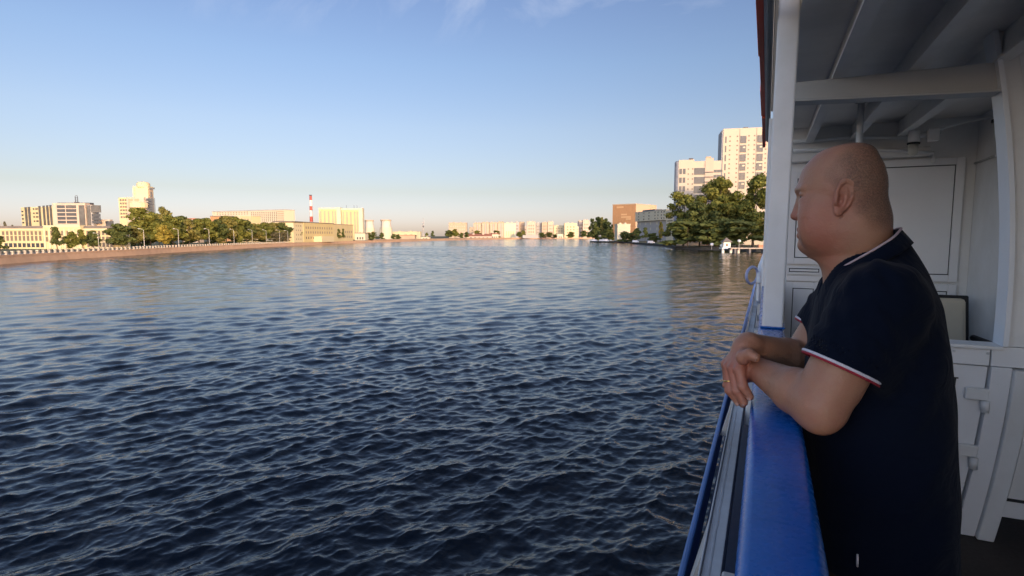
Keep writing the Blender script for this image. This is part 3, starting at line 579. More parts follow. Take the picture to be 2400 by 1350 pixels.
for px, yt, dd, key, kind, w, lab in (
    (-2, 553, 12, 'c1', 'dark', 26, 'small dark tree cut by the left edge of the picture'),
    (132, 532, 8, 'c1', 'dark', 34, 'conical dark tree before the portico of the low cream building, leftmost of its group'),
    (167, 543, 8, 'r1', 'green', 34, 'rounded tree before the portico, second of its group'),
    (192, 538, 8, 'c1', 'green', 28, 'pointed tree before the cream building, third of its group'),
    (217, 541, 9, 'r2', 'dark', 36, 'rounded tree beside the first street lamp, before the cream building'),
    (283, 524, 14, 'r1', 'dark', 50, 'dense dark round tree at the right end of the low cream building'),
    (312, 530, 22, 'r2', 'olive', 40, 'dull olive tree just right of the dense dark tree'),
    (327, 486, 34, 't1', 'green', 62, 'tall tree whose crown covers the foot of the stepped tower'),
    (352, 503, 26, 'r2', 'green', 54, 'broad green tree right of the tall one by the stepped tower'),
    (387, 485, 60, 'r1', 'olive', 34, 'pale loose tree top standing above the others right of the stepped tower'),
    (383, 527, 12, 'r1', 'yellow', 30, 'small yellowing tree between the second and third street lamps'),
    (372, 512, 30, 't2', 'green', 44, 'green tree directly behind the small yellowing tree'),
    (404, 509, 24, 'r1', 'green', 50, 'full green tree left of the third street lamp'),
    (428, 511, 28, 'r2', 'dark', 42, 'dark tree behind the third street lamp'),
    (443, 516, 20, 't2', 'olive', 36, 'slender olive tree right of the third street lamp'),
    (466, 515, 20, 't1', 'green', 38, 'slender green tree left of the fourth street lamp'),
    (486, 516, 26, 'r2', 'green', 40, 'round tree behind the fourth street lamp'),
    (508, 518, 26, 'r1', 'dark', 40, 'dark tree below the orange brown block'),
    (530, 511, 26, 'r2', 'olive', 46, 'broad olive tree left of the fifth street lamp'),
    (556, 512, 30, 'r1', 'green', 46, 'green tree behind the fifth street lamp'),
    (578, 521, 26, 'r2', 'dark', 36, 'dark blue green tree left of the sixth street lamp'),
    (598, 527, 22, 't2', 'olive', 34, 'olive tree right of the sixth street lamp'),
    (616, 525, 34, 'r1', 'green', 40, 'green tree behind the seventh street lamp'),
    (640, 526, 40, 'r2', 'olive', 44, 'broad low tree between the seventh and eighth street lamps'),
    (662, 526, 44, 'r1', 'dark', 38, 'tree behind the eighth street lamp'),
    (684, 525, 40, 'r2', 'dark', 34, 'dark tree touching the left corner of the yellow building'),
    (645, 545, 14, 'r2', 'grey', 30, 'thin greyish sapling cluster left of the eighth street lamp'),
    (666, 543, 14, 't1', 'grey', 26, 'thin greyish young tree right of the eighth street lamp'),
    (518, 557, 6, 's1', 'olive', 26, 'low olive bush by the quay posts near the fourth street lamp'),
    (562, 551, 6, 's1', 'green', 20, 'small bright bush by the quay posts near the fifth street lamp')):
    tree(px, yt - (4 if px > 400 and dd > 15 else 0), qd(px) + dd, key, kind, lab, w * (1.28 if dd > 10 else 1.0), GT)
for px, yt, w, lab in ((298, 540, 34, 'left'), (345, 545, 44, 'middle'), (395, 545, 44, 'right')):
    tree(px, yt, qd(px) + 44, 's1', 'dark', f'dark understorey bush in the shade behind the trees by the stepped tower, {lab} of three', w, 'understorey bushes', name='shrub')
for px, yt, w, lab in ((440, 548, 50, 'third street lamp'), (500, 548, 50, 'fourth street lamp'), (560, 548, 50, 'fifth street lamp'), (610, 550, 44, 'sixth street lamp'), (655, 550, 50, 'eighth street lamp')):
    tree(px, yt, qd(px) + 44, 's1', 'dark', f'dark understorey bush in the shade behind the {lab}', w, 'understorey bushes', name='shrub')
for px, yt, w, key, d, lab in ((790, 534, 24, 'r1', 520, 'dark tree before the wing of the yellow building, left of a pair'), (802, 536, 18, 'c1', 530, 'dark tree before the wing of the yellow building, right of a pair')): tree(px, yt, d, key, 'dark', lab, w)
for px, yt, w, lab in ((5, 531, 14, 'left'), (14, 519, 12, 'middle'), (30, 527, 12, 'right')): tree(px, yt, 300, 'r1', 'grey', f'dull tree top above the roof at the far left edge, {lab} of three', w, 'tree tops over the roof')
i_ = 0
for px, yt, w in ((862, 545, 22), (877, 543, 22), (894, 545, 16), (922, 548, 18), (932, 549, 18)):
    tree(px, yt, 700, 's1', 'dark', ['dark shrub under the left cooling tower', 'dark shrub between the two cooling towers', 'dark shrub at the foot of the right cooling tower', 'brownish shrub right of the cooling towers', 'shrub before the long cream shed'][i_], w, name='shrub'); i_ += 1
i_ = 0
for px, yt, w, key in ((1000, 545, 9, 'r1'), (1014, 541, 12, 'c1'), (1052, 539, 22, 'r1'), (1066, 537, 20, 'r2'), (1082, 545, 18, 's1'), (1093, 543, 14, 'r1'), (1120, 540, 26, 's1'), (1162, 540, 30, 's1'), (1217, 543, 16, 'r1'), (1226, 540, 14, 'r2'), (1268, 545, 26, 's1'), (1285, 544, 28, 's1'), (1300, 549, 20, 's1'), (1340, 543, 28, 's1'), (1368, 540, 20, 'r1')):
    tree(px, yt, 1120 if px < 1100 else 1320, key, 'dark' if i_ % 3 else 'green', 'distant ' + ['small round tree beside the thin crane', 'pointed tree right of the thin crane', 'dark tree left under the lone far slab', 'dark tree under the lone far slab', 'bush right under the lone far slab', 'small tree before the red roofed hall', 'bush behind the broad red roof', 'bushes left of the yellow cube', 'dark tree right of the yellow cube', 'dark tree below the brown beige slab', 'bush mass left of centre before the cream hall', 'bush mass before the low cream hall', 'low bush beside the small white shed', 'round bush before the stepped cream hall', 'tree next to the dark riverside wood'][i_], w); i_ += 1
# right bank trees
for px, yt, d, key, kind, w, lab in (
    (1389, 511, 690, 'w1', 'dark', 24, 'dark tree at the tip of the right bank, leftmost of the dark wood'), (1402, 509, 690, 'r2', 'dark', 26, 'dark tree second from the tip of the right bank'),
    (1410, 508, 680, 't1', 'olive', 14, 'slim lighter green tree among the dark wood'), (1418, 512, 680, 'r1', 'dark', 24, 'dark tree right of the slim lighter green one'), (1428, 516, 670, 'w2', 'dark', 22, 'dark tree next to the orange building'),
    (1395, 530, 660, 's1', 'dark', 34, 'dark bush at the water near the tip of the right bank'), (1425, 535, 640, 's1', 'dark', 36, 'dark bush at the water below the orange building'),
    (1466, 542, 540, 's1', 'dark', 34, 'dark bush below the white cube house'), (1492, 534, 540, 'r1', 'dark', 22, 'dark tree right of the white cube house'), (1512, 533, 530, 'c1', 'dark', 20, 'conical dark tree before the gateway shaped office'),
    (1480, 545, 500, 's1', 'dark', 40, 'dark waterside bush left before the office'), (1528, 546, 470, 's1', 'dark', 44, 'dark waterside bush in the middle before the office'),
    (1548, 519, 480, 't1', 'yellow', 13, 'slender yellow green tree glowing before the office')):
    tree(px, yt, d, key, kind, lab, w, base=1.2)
for px, yt, d, key, kind, w, lab in (
    (1602, 452, 318, 'w1', 'green', 84, 'big tree at the left end of the tall right bank group'), (1640, 470, 305, 'w2', 'dark', 90, 'dark tree in front of the white high-rise'),
    (1680, 418, 315, 'w3', 'green', 96, 'tall tree with sunlit top between the two high-rises'), (1702, 440, 318, 'w1', 'olive', 60, 'lighter tree between the tall tree and the ship side'),
    (1765, 404, 305, 'w2', 'green', 110, 'tall tree beside the ship edge before the tallest high-rise'), (1728, 470, 312, 'w3', 'dark', 60, 'dark tree left of the tall tree beside the ship edge'),
    (1612, 520, 296, 's1', 'dark', 90, 'dark waterside bush under the left tall tree'), (1660, 525, 290, 's1', 'dark', 90, 'dark waterside bush under the middle tall tree'), (1740, 520, 284, 's1', 'dark', 100, 'dark waterside bush next to the jetty kiosk'), (1700, 515, 296, 's1', 'dark', 70, 'dark waterside bush behind the jetty kiosk')):
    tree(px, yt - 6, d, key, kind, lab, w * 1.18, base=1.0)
# small things on the right bank
vw = mat('white_van_paint', (.75, .75, .75), .3); tyre = mat('tyre_rubber', (.02, .02, .02), .8)
def van(px, d, label, rz, s=1.0):
    r_ = empty('parked_van', gpt(px, d, 1.3), rz, label, 'van', 'parked white vans')
    MB().prism([(-2.6, -.95), (2.6, -.95), (2.6, .95), (-2.6, .95)], .35, 1.2).prism([(-2.5, -.9), (1.4, -.9), (1.4, .9), (-2.5, .9)], 1.2, 2.1).build('body', vw, r_, bevel=.12)
    MB().box(1.0, 1.45, -.8, .8, 1.3, 1.95).build('windscreen', glass, r_)
    for x in (-1.6, 1.7):
        for y in (-.9, .9): MB().lathe([(.36, -.12), (.36, .12)], n=14).build('wheel', tyre, r_).matrix_local = Matrix.Translation((x, y, .36)) @ Matrix.Rotation(math.pi / 2, 4, 'X')
van(1393, 585, 'white van parked under the dark wood, leftmost of three', YAW); van(1411, 575, 'white van parked under the dark wood, middle of three', YAW + .2); van(1421, 570, 'white van parked under the dark wood, rightmost of three', YAW - .1)
van(1490, 470, 'white van parked among bushes before the office', YAW); van(1526, 420, 'bright white van parked at the lawn near the yellow green tree', YAW + .1)
# moored pontoon boat
hullp = mat('pontoon_hull', (.10, .10, .11), .7); wp = mat('boat_white', (.70, .70, .68), .5)
r_ = empty('moored_boat', gpt(1578, 392, 0), YAW + R(-6), 'dark moored boat with a pale upper deck and red funnel at the right bank', 'boat')
MB().prism([(-9, -2.5), (8, -2.5), (10.5, 0), (8, 2.5), (-9, 2.5)], -.6, 1.3).build('hull', hullp, r_); MB().box(-7, 5, -2, 2, 1.3, 3.4).build('cabin', hullp, r_); MB().box(-7.5, 7, -2.3, 2.3, 3.4, 3.7).build('upper_deck', wp, r_)
MB().box(1, 4, -1.2, 1.2, 3.7, 5.6).build('funnel', mat('funnel_red', (.25, .07, .06), .6), r_); MB().box(5, 6.8, -1, 1, 3.7, 4.6).build('locker', wp, r_)
for x in (-5, -2, 1, 4): MB().box(x - .7, x + .7, -2.06, -2, 2.0, 3.0).build('window', wp, r_)
# jetty kiosk and landing stage
kd = dwater(1710, 592)
r_ = empty('jetty_kiosk', gpt(1712, kd, 0), YAW + R(-4), 'small white jetty pavilion with dark hipped roof standing in the water by the trees', 'kiosk')
for x in (-3.2, 0, 3.2): MB().box(x - .45, x + .45, -1.5, -.6, -1.5, 1.6).build('pile', wp, r_)
MB().box(-3.8, 3.8, -2, 2.4, 1.6, 2.1).build('deck', wp, r_); MB().box(-3.0, -.2, -1.2, 1.8, 2.1, 4.4).build('wall', wp, r_)
MB().box(-2.2, -1.2, -1.26, -1.2, 2.6, 3.8).build('window', glass, r_)
MB().add([(-3.6, -1.8, 4.4), (.6, -1.8, 4.4), (.6, 2.4, 4.4), (-3.6, 2.4, 4.4), (-1.5, .3, 6.4)], [(0, 1, 4), (1, 2, 4), (2, 3, 4), (3, 0, 4), (0, 3, 2, 1)]).build('roof', roofm, r_)
r_ = empty('landing_stage', gpt(1745, kd - 5, 0), YAW, 'long low landing stage with dark piles right of the jetty pavilion', 'landing stage')
MB().box(-6, 14, -1.5, 1.5, 1.7, 2.2).build('deck', mat('stage_deck', (.30, .26, .22), .8), r_)
for x in (-4, 2, 8, 13): MB().box(x - .4, x + .4, -1.2, 1.2, -1.5, 1.7).build('pile', hullp, r_)
MB().box(5.6, 8.4, -1.0, 1.0, 2.2, 3.4).build('locker', mat('rusty_locker', (.35, .17, .10), .8), r_)
for px, py, lab in ((1669, 574, 'round white marker lamp post on the shaded bank left of the pavilion, the higher one'), (1692, 577, 'round white marker lamp post on the shaded bank close to the pavilion'), (1733, 566, 'round white lamp post behind the landing stage')):
    d = kd + 6; zt = zat(px, py, d); r_ = empty('globe_lamp', gpt(px, d, 1.2), 0, lab, 'lamp', 'globe lamps on the right bank')
    MB().lathe([(.10, 0), (.08, zt - 1.4)], n=8).build('post', lampm, r_); MB().lathe([(.1, zt - 1.6), (.6, zt - 1.4), (.75, zt - 1.0), (.55, zt - .5), (.1, zt - .4)], n=14).build('globe', wp, r_, True)
# ------------------------------------------------------------------ the ship the photographer stands on
CZ = .92; E_ = EYE; DK = EYE - 1.45
def paint(name, col, rough=.45, var=.06, bump=.05, grime=None, chips=None):
    m, t, b = principled(name); b.inputs['Roughness'].default_value = rough
    tcn = t.nodes.new('ShaderNodeTexCoord'); n = N(t, 'ShaderNodeTexNoise', Scale=2.5, Detail=8.0, Roughness=.65); t.links.new(tcn.outputs['Object'], n.inputs['Vector'])
    r = N(t, 'ShaderNodeMapRange'); r.inputs[1].default_value = .35; r.inputs[2].default_value = .72; t.links.new(n.outputs['Fac'], r.inputs[0])
    x = N(t, 'ShaderNodeMixRGB'); x.inputs[1].default_value = (*col, 1); x.inputs[2].default_value = (*(grime or tuple(c * (1 - var * 2) for c in col)), 1); t.links.new(r.outputs[0], x.inputs[0]); t.links.new(x.outputs[0], b.inputs['Base Color'])
    n2 = N(t, 'ShaderNodeTexNoise', Scale=60.0, Detail=3.0); t.links.new(tcn.outputs['Object'], n2.inputs['Vector'])
    r2 = N(t, 'ShaderNodeMapRange'); r2.inputs[3].default_value = rough - .08; r2.inputs[4].default_value = rough + .12; t.links.new(n2.outputs['Fac'], r2.inputs[0]); t.links.new(r2.outputs[0], b.inputs['Roughness'])
    if chips:
        n4 = N(t, 'ShaderNodeTexNoise', Scale=chips[0], Detail=6.0, Roughness=.7); t.links.new(tcn.outputs['Object'], n4.inputs['Vector'])
        r4 = N(t, 'ShaderNodeMapRange'); r4.inputs[1].default_value = chips[1]; r4.inputs[2].default_value = chips[1] + .025; t.links.new(n4.outputs['Fac'], r4.inputs[0])
        x4 = N(t, 'ShaderNodeMixRGB'); x4.inputs[2].default_value = (*chips[2], 1); t.links.new(r4.outputs[0], x4.inputs[0]); t.links.new(x.outputs[0], x4.inputs[1]); t.links.new(x4.outputs[0], b.inputs['Base Color'])
    n3 = N(t, 'ShaderNodeTexNoise', Scale=9.0, Detail=3.0); t.links.new(tcn.outputs['Object'], n3.inputs['Vector'])
    ad = N(t, 'ShaderNodeMath', operation='MULTIPLY_ADD'); ad.inputs[1].default_value = .15; t.links.new(n2.outputs['Fac'], ad.inputs[0]); t.links.new(n3.outputs['Fac'], ad.inputs[2])
    bp = N(t, 'ShaderNodeBump', Strength=bump * 2, Distance=.006); t.links.new(ad.outputs[0], bp.inputs['Height']); t.links.new(bp.outputs[0], b.inputs['Normal'])
    return m
white = paint('white_ship_paint', (.80, .80, .79), .38, .05, .05, (.68, .67, .64), (9, .74, (.48, .38, .28))); ceilm = paint('ceiling_paint', (.84, .82, .78), .55, .08, .06); pvc = paint('white_plastic_panel', (.82, .82, .82), .3, .03, .01)
blue = paint('blue_rail_paint', (.0, .135, .54), .26, .24, .006, None, (22, .70, (.15, .30, .52))); blue.node_tree.nodes['Principled BSDF'].inputs['Specular IOR Level'].default_value = .40; navy = paint('navy_hull_paint', (.012, .03, .09), .4, .2, .08); bluee = paint('blue_belting_paint', (.07, .20, .52), .4, .15, .1)
greyp = paint('pale_grey_ledge_paint', (.64, .65, .65), .5, .12, .12, (.36, .34, .30), (14, .70, (.26, .16, .09))); redp2 = paint('red_fascia_paint', (.85, .10, .035), .5, .1, .05); groove = mat('dark_seal', (.02, .022, .025), .7); deckm = paint('brown_deck_paint', (.030, .017, .012), .6, .3, .1)
hullw = paint('hull_white_paint', (.62, .63, .64), .5, .08, .1); dkg = paint('fascia_grey_paint', (.20, .22, .23), .5, .1, .05)
ship = empty('passenger_ship', (3.6, -4.0, 0), 0, 'white passenger ship with blue rail and covered side deck where the man stands', 'ship')
OFF = Vector((-3.6, 4.0, 0))
def sp(name, mb, m, bevel=0, parent=ship, smooth=False):
    if parent is ship: mb.v = [(x + OFF.x, y + OFF.y, z + OFF.z) for x, y, z in mb.v]
    return mb.build(name, m, parent, smooth, bevel)
def holder(name, x, y, z):                  # a part that is an Empty with sub-parts
    o = bpy.data.objects.new(name, None); C.objects.link(o); o.parent = ship; o.location = (x + OFF.x, y + OFF.y, z); return o
sp('hull', MB().prism([(-.14, -22), (7.34, -22), (7.34, 11), (6.0, 17), (3.7, 20), (1.2, 17), (-.14, 11)], -1.2, DK - .02), hullw)
sp('deck', MB().box(.052, 7.2, -20, 11, DK - .019, DK), deckm)
sp('sponson', MB().box(-.163, -.001, -21, 12, DK - .05, E_ - 1.06), navy)
sp('belting', MB().box(-.183, -.164, -21, 12.5, E_ - 1.02, E_ - .90), bluee, .006)
sp('bulwark', MB().box(0, .05, -12, 5.5, DK - .015, E_ - .462), navy)
sp('guard_ledge', MB().box(-.090, -.055, -12, 8.5, E_ - .72, E_ - .645).box(-.0945, -.0905, -12, 8.5, E_ - .70, E_ - .638), greyp, .004)
sp('weld_seam', MB().tube([(-.077 + .0005 * math.sin(i * 1.7) + .0004 * math.sin(i * 4.1), -2 + i * .04, E_ - .6455) for i in range(250)], .0028, 5), greyp)
for yb in (-1.3, .05, 1.38, 2.72, 4.05, 5.4, 6.7): sp('bracket', MB().add([(-.163, yb, E_ - .93), (-.1, yb - .10, E_ - .70), (-.1, yb + .10, E_ - .70), (-.1, yb, E_ - .93), (-.163, yb + .012, E_ - .93), (-.1, yb + .012, E_ - .93)], [(0, 1, 2, 4), (0, 3, 1), (2, 5, 4), (1, 3, 5, 2), (0, 4, 5, 3)]), greyp)
for yb in (-.5, .86, 2.2, 3.6, 5.0): sp('stanchion', MB().box(-.047, -.001, yb, yb + .10, E_ - .70, E_ - .56), greyp, .004)
def rounded(x0, x1, z0, z1, r, n=5):
    o = []
    for cx, cz, a0 in ((x1 - r, z0 + r, -90), (x1 - r, z1 - r, 0), (x0 + r, z1 - r, 90), (x0 + r, z0 + r, 180)):
        for k in range(n + 1): a = R(a0 + 90 * k / n); o.append((cx + r * math.cos(a), cz + r * math.sin(a)))
    return o
def extrude(sec, ys):
    n = len(sec); v = [(x, y, z) for y in ys for x, z in sec]
    f = [(i * n + k, i * n + (k + 1) % n, (i + 1) * n + (k + 1) % n, (i + 1) * n + k) for i in range(len(ys) - 1) for k in range(n)]
    f = [q[::-1] for q in f]; f += [tuple(range(n)), tuple((len(ys) - 1) * n + k for k in range(n))[::-1]]; return MB().add(v, f)
sp('rail_cap', extrude(rounded(-.02, .086, E_ - .461, E_ - .40, .017), [-12, -6, -2, 0, 1, 2, 3, 4, 5.49]), blue, smooth=True)
# posts on the rail
sp('post', extrude(rounded(.002, .088, 0, .11, .008, 3), [0, 1]), white) if False else None
def post(x0, x1, y0, y1, z0, z1, lean=0.0):
    b_ = MB(); sec = rounded(x0, x1, y0, y1, .009, 3); n = len(sec); zs_ = [z0, z1]
    v = [(x + lean * (z - z0), y, z) for z in zs_ for x, y in sec]
    b_.add(v, [(k, (k + 1) % n, n + (k + 1) % n, n + k) for k in range(n)] + [tuple(range(n))[::-1], tuple(range(n, 2 * n))]); return b_
sp('post', post(-.004, .079, 2.66, 2.77, E_ - .399, E_ + 1.199, .009), white)
sp('post', post(-.022, .045, 4.86, 4.96, E_ - .399, E_ + .905, .004), white)
sp('post_foot', MB().box(-.012, .088, 2.64, 2.79, E_ - .399, E_ - .392), blue, .003)
# roof over the side deck
sp('ceiling', MB().box(.092, 7.5, -3.2, 6.12, E_ + CZ, E_ + CZ + .1), ceilm)
sp('roof_edge', MB().box(-.034, -.008, -3.2, 6.1, E_ + .91, E_ + 1.30).box(-.0075, .0915, -3.2, 6.1, E_ + 1.2, E_ + 1.30), dkg, .006)
sp('edge_trim', MB().box(-.046, -.0345, -3.2, 6.14, E_ + .925, E_ + 1.32), white)
for i in range(11):
    y0 = -2.6 + i * .84; dxx = -.086 + (.0 if i < 6 else .010) + (i % 2) * .005; sp('red_fascia', MB().box(dxx, -.0465, y0, y0 + .835, E_ + .93 + (i % 3) * .008, E_ + 1.34), redp2, .004)
for xx in (.30, .62, .945): sp('ceiling_beam', MB().box(xx - .008, xx + .008, -3.1, 5.49, E_ + .803, E_ + CZ - .001).box(xx - .03, xx + .03, -3.1, 5.49, E_ + .790, E_ + .803), ceilm)
def sheer(mb): mb.v = [(x, y, z - .045 * x if z < E_ + .75 else z) for x, y, z in mb.v]; return mb
sp('cross_beam', sheer(MB().box(.081, .935, 3.31, 3.322, E_ + .70, E_ + .789).box(.081, .935, 3.26, 3.37, E_ + .688, E_ + .70)), paint('beam_paint', (.52, .52, .50), .5, .06, .05), .003)
sp('cabin', MB().box(1.46, 7.2, -3.2, 6.0, DK + .001, E_ + CZ - .001), white)
# far bulkhead across the passage
bk = sp('bulkhead', MB().box(0.04, 1.459, 5.5, 5.56, DK + .001, E_ + CZ - .001), white)
def panel(x0, x1, z0, z1, y=5.5, fr=.055, gap=.007, mm=pvc, name='wall_panel'):
    h = holder(name, (x0 + x1) / 2, y, z0); w = (x1 - x0) / 2; H = z1 - z0
    MB().box(-w, w, -.006, -.001, 0, H).build('seal', groove, h)
    MB().box(-w, -w + fr, -.030, -.0065, 0, H).box(w - fr, w, -.030, -.0065, 0, H).box(-w + fr + .0005, w - fr - .0005, -.030, -.0065, H - fr, H).box(-w + fr + .0005, w - fr - .0005, -.030, -.0065, 0, fr).build('frame', mm, h, bevel=.003)
    MB().box(-w + fr + gap, w - fr - gap, -.022, -.0065, fr + gap, H - fr - gap).build('infill', mm, h, bevel=.003); return h
panel(.46, 1.385, E_ - .365, E_ + .612); panel(.46, 1.385, E_ - .95, E_ - .385); panel(.17, .445, E_ - .245, E_ + .55); panel(.17, .445, E_ - .335, E_ - .262, fr=.02); panel(.17, .445, E_ - .95, E_ - .40)
sp('ledge_trim', MB().box(.17, .445, 5.465, 5.499, E_ - .392, E_ - .345), pvc, .003)
# pipes, conduits and lamps under the ceiling
sp('pipe', MB().tube([(.56, 4.6, E_ + CZ), (.56, 4.6, E_ + .42), (.56, 5.47, E_ + .40)], .021, 12), white, smooth=True)
sp('pipe_flange', MB().lathe([(.042, E_ + .925), (.042, E_ + CZ - .0015)], .56, 4.6, 16), groove)
sp('conduit', MB().tube([(.10, 5.42, E_ + .80), (.6, 5.42, E_ + .805), (1.03, 5.42, E_ + .775)], .016, 10), white, smooth=True)
sp('conduit', MB().tube([(.10, 5.40, E_ + .725), (.5, 5.40, E_ + .715), (.9, 5.40, E_ + .68), (1.16, 5.40, E_ + .645), (1.165, 5.40, E_ + .57)], .014, 10), white, smooth=True)
sp('shutter_box', MB().box(.14, 1.15, 5.42, 5.499, E_ + .625, E_ + .70), ceilm, .01)
lampg = mat('frosted_lamp_glass', (.62, .60, .52), .35)
def wall_lamp(x, y, z, ax, k=1.0):
    h = holder('bulkhead_lamp', x, y, z)
    MB().lathe([(.038 * k, .05 * k), (.045 * k, .06 * k), (.045 * k, .15 * k), (.02 * k, .165 * k)], n=18).build('housing', white, h, True); MB().lathe([(.05 * k, .035 * k), (.05 * k, .05 * k)], n=18).build('collar', groove, h)
    MB().lathe([(.012, -.07 * k), (.034 * k, -.055 * k), (.040 * k, .034 * k)], n=18).build('jar', lampg, h, True); MB().tube([(0, 0, .1 * k), ax], .018, 8).build('arm', white, h, True)
wall_lamp(.985, 5.18, E_ + .66, (.17, .05, .12), .85); wall_lamp(1.375, 4.72, E_ + .70, (.08, 0, .12), 1.2)
sp('junction_box', MB().box(1.06, 1.13, 5.10, 5.17, E_ + .70, E_ + .79), white, .008); sp('conduit', MB().tube([(1.12, 5.13, E_ + .78), (1.3, 5.13, E_ + .83), (1.455, 5.13, E_ + .84)], .010, 8), white, smooth=True)
for yb in (4.15, 4.45, 5.0): sp('conduit_clip', MB().box(1.435, 1.4585, yb, yb + .03, E_ + .55, E_ + .585), white, .003)
sp('cable', MB().tube([(1.445, 3.42, E_ + .57), (1.447, 4.2, E_ + .565), (1.446, 4.8, E_ + .568), (1.447, 5.48, E_ + .56)], .008, 8), greyp, smooth=True)
for k in range(5): sp('bolt', MB().lathe([(.006, E_ - .555 + 0 * k), (.006, E_ - .545)], .45 + .13 * k, 3.283, 8), greyp)
# partition across the side deck with a hinged half door; its members follow the curved ship side
def bend(mb, k=.080):
    mb.v = [(x - (k * (z - E_ + .35) ** 2 if x > .5 else 0), y, z) for x, y, z in mb.v]; return mb
def tall(x0, x1, y0, y1, z0, z1, n=16):
    b_ = MB(); zs_ = np.linspace(z0, z1, n); v = [(x, y, z) for z in zs_ for x, y in ((x0, y0), (x1, y0), (x1, y1), (x0, y1))]
    f = [(i * 4 + k, i * 4 + (k + 1) % 4, (i + 1) * 4 + (k + 1) % 4, (i + 1) * 4 + k) for i in range(n - 1) for k in range(4)] + [(3, 2, 1, 0), tuple((n - 1) * 4 + k for k in range(4))]; return b_.add(v, f)
sp('frame_post', bend(tall(1.040, 1.11, 3.30, 3.40, E_ - .515, E_ + CZ - .001)), white, .004); sp('frame_lip', bend(tall(1.020, 1.0395, 3.27, 3.40, E_ - .512, E_ + CZ - .001)), paint('bright_lip_paint', (.80, .82, .84), .4, .02, .0))
sp('side_panel', bend(tall(1.1105, 1.72, 3.32, 3.38, E_ - .515, E_ + CZ - .001)), pvc)
sp('sill', MB().box(.36, 1.0195, 3.26, 3.40, E_ - .528, E_ - .512), white, .003)
sp('sill_board', MB().box(.36, .978, 3.285, 3.40, E_ - .610, E_ - .5285).box(.984, 1.46, 3.285, 3.40, E_ - .610, E_ - .5165), pvc, .003)
sp('jamb', bend(tall(.992, 1.068, 3.275, 3.40, DK + .001, E_ - .612)), pvc, .003); sp('jamb', bend(tall(1.069, 1.135, 3.245, 3.40, DK + .001, E_ - .618)), white, .006)
gate = holder('half_door', .70, 3.3, DK)
def gb(mb): mb.v = [(x - .70, y - 3.3, z - DK) for x, y, z in mb.v]; return mb
gb(bend(tall(.37, .984, 3.30, 3.34, DK + .03, E_ - .616))).build('leaf', pvc, gate, bevel=.003)
gb(bend(tall(.862, .869, 3.294, 3.2995, DK + .12, E_ - .685)).box(.5, .868, 3.294, 3.2995, E_ - .685, E_ - .679)).build('seal', groove, gate); gb(bend(tall(.37, .858, 3.291, 3.2995, DK + .12, E_ - .690))).build('infill', pvc, gate)
for zz in (-.775, -1.055):
    hb = gb(bend(MB().box(.905, .995, 3.268, 3.2995, E_ + zz, E_ + zz + .055))); hb.build('hinge', white, gate, bevel=.005)
    cxx = .984 - .08 * (zz + .35) ** 2; hb = gb(MB().lathe([(.017, E_ + zz - .055), (.017, E_ + zz - .001)], cxx, 3.268, 14)); hb.build('hinge_pin', white, gate, True)
door = holder('side_door', 1.3, 3.33, DK)
def db(mb): mb.v = [(x - 1.3, y - 3.33, z - DK) for x, y, z in mb.v]; return mb
db(bend(tall(1.136, 1.459, 3.33, 3.36, DK + .10, E_ - .620))).build('frame', pvc, door, bevel=.003); db(bend(tall(1.165, 1.459, 3.3225, 3.3295, DK + .20, E_ - .66))).build('infill', white, door); db(MB().box(1.09, 1.459, 3.318, 3.3295, DK + .186, DK + .198)).build('seal', groove, door)
sp('fairlead', MB().tube([(-.12 + .05 * math.cos(a), 6.2 + .14 * math.cos(a), E_ - .40 + .085 * math.sin(a)) for a in np.linspace(0, 2 * math.pi, 20, endpoint=False)], .014, 8, True), mat('pale_blue_metal', (.38, .42, .62), .4), smooth=True)
sp('bow_rail', MB().tube([(-.05, 5.6, E_ - .42), (-.06, 7.2, E_ - .36), (-.02, 9.0, E_ - .26), (.3, 11.5, E_ - .16)], .022, 8), white, smooth=True)
for y_, x_ in ((6.1, -.055), (7.4, -.06), (8.8, -.03)): sp('rail_stanchion', MB().tube([(x_, y_, E_ - .40 + (y_ - 5.6) * .035), (x_, y_, E_ - 1.0)], .018, 8), white, smooth=True)
sp('bow_locker', MB().box(.0, .5, 5.57, 6.3, DK, E_ - .46), paint('lilac_blue_paint', (.22, .26, .48), .4, .1, .05), .02)

# chair in the far recess
ch = empty('armchair', (1.18, 4.85, DK), R(3), 'beige padded armchair with black frame behind the half door, partly hidden by the man', 'chair')
blk = mat('black_chair_plastic', (.015, .015, .016), .45); bei = mat('beige_upholstery', (.64, .56, .43), .8, var=.08, vscale=8)
MB().box(-.24, .24, -.24, .22, .42, .50).build('seat', bei, ch, bevel=.03)
def tilt(x0, x1, y0, y1, z0, z1, t=.12): 
    m_ = MB().box(x0, x1, y0, y1, z0, z1); m_.v = [(x, y + (z - .5) * t * 1.6, z) for x, y, z in m_.v]; return m_
tilt(-.21, .20, .17, .235, .60, .985).build('backrest', bei, ch, bevel=.028); tilt(-.235, .235, .237, .262, .52, 1.005).build('back_shell', blk, ch, bevel=.012)
for s_ in (-1, 1):
    MB().tube([(.255 * s_, .26, .70), (.265 * s_, .0, .70), (.265 * s_, -.17, .69)], .024, 8).build('armrest', blk, ch, True); MB().tube([(.265 * s_, -.05, .70), (.25 * s_, -.05, .44)], .018, 8).build('arm_post', blk, ch, True)
    for q in (-1, 1): MB().tube([(.2 * s_, .18 * q, .43), (.24 * s_, .24 * q, 0)], .017, 8).build('leg', blk, ch, True)
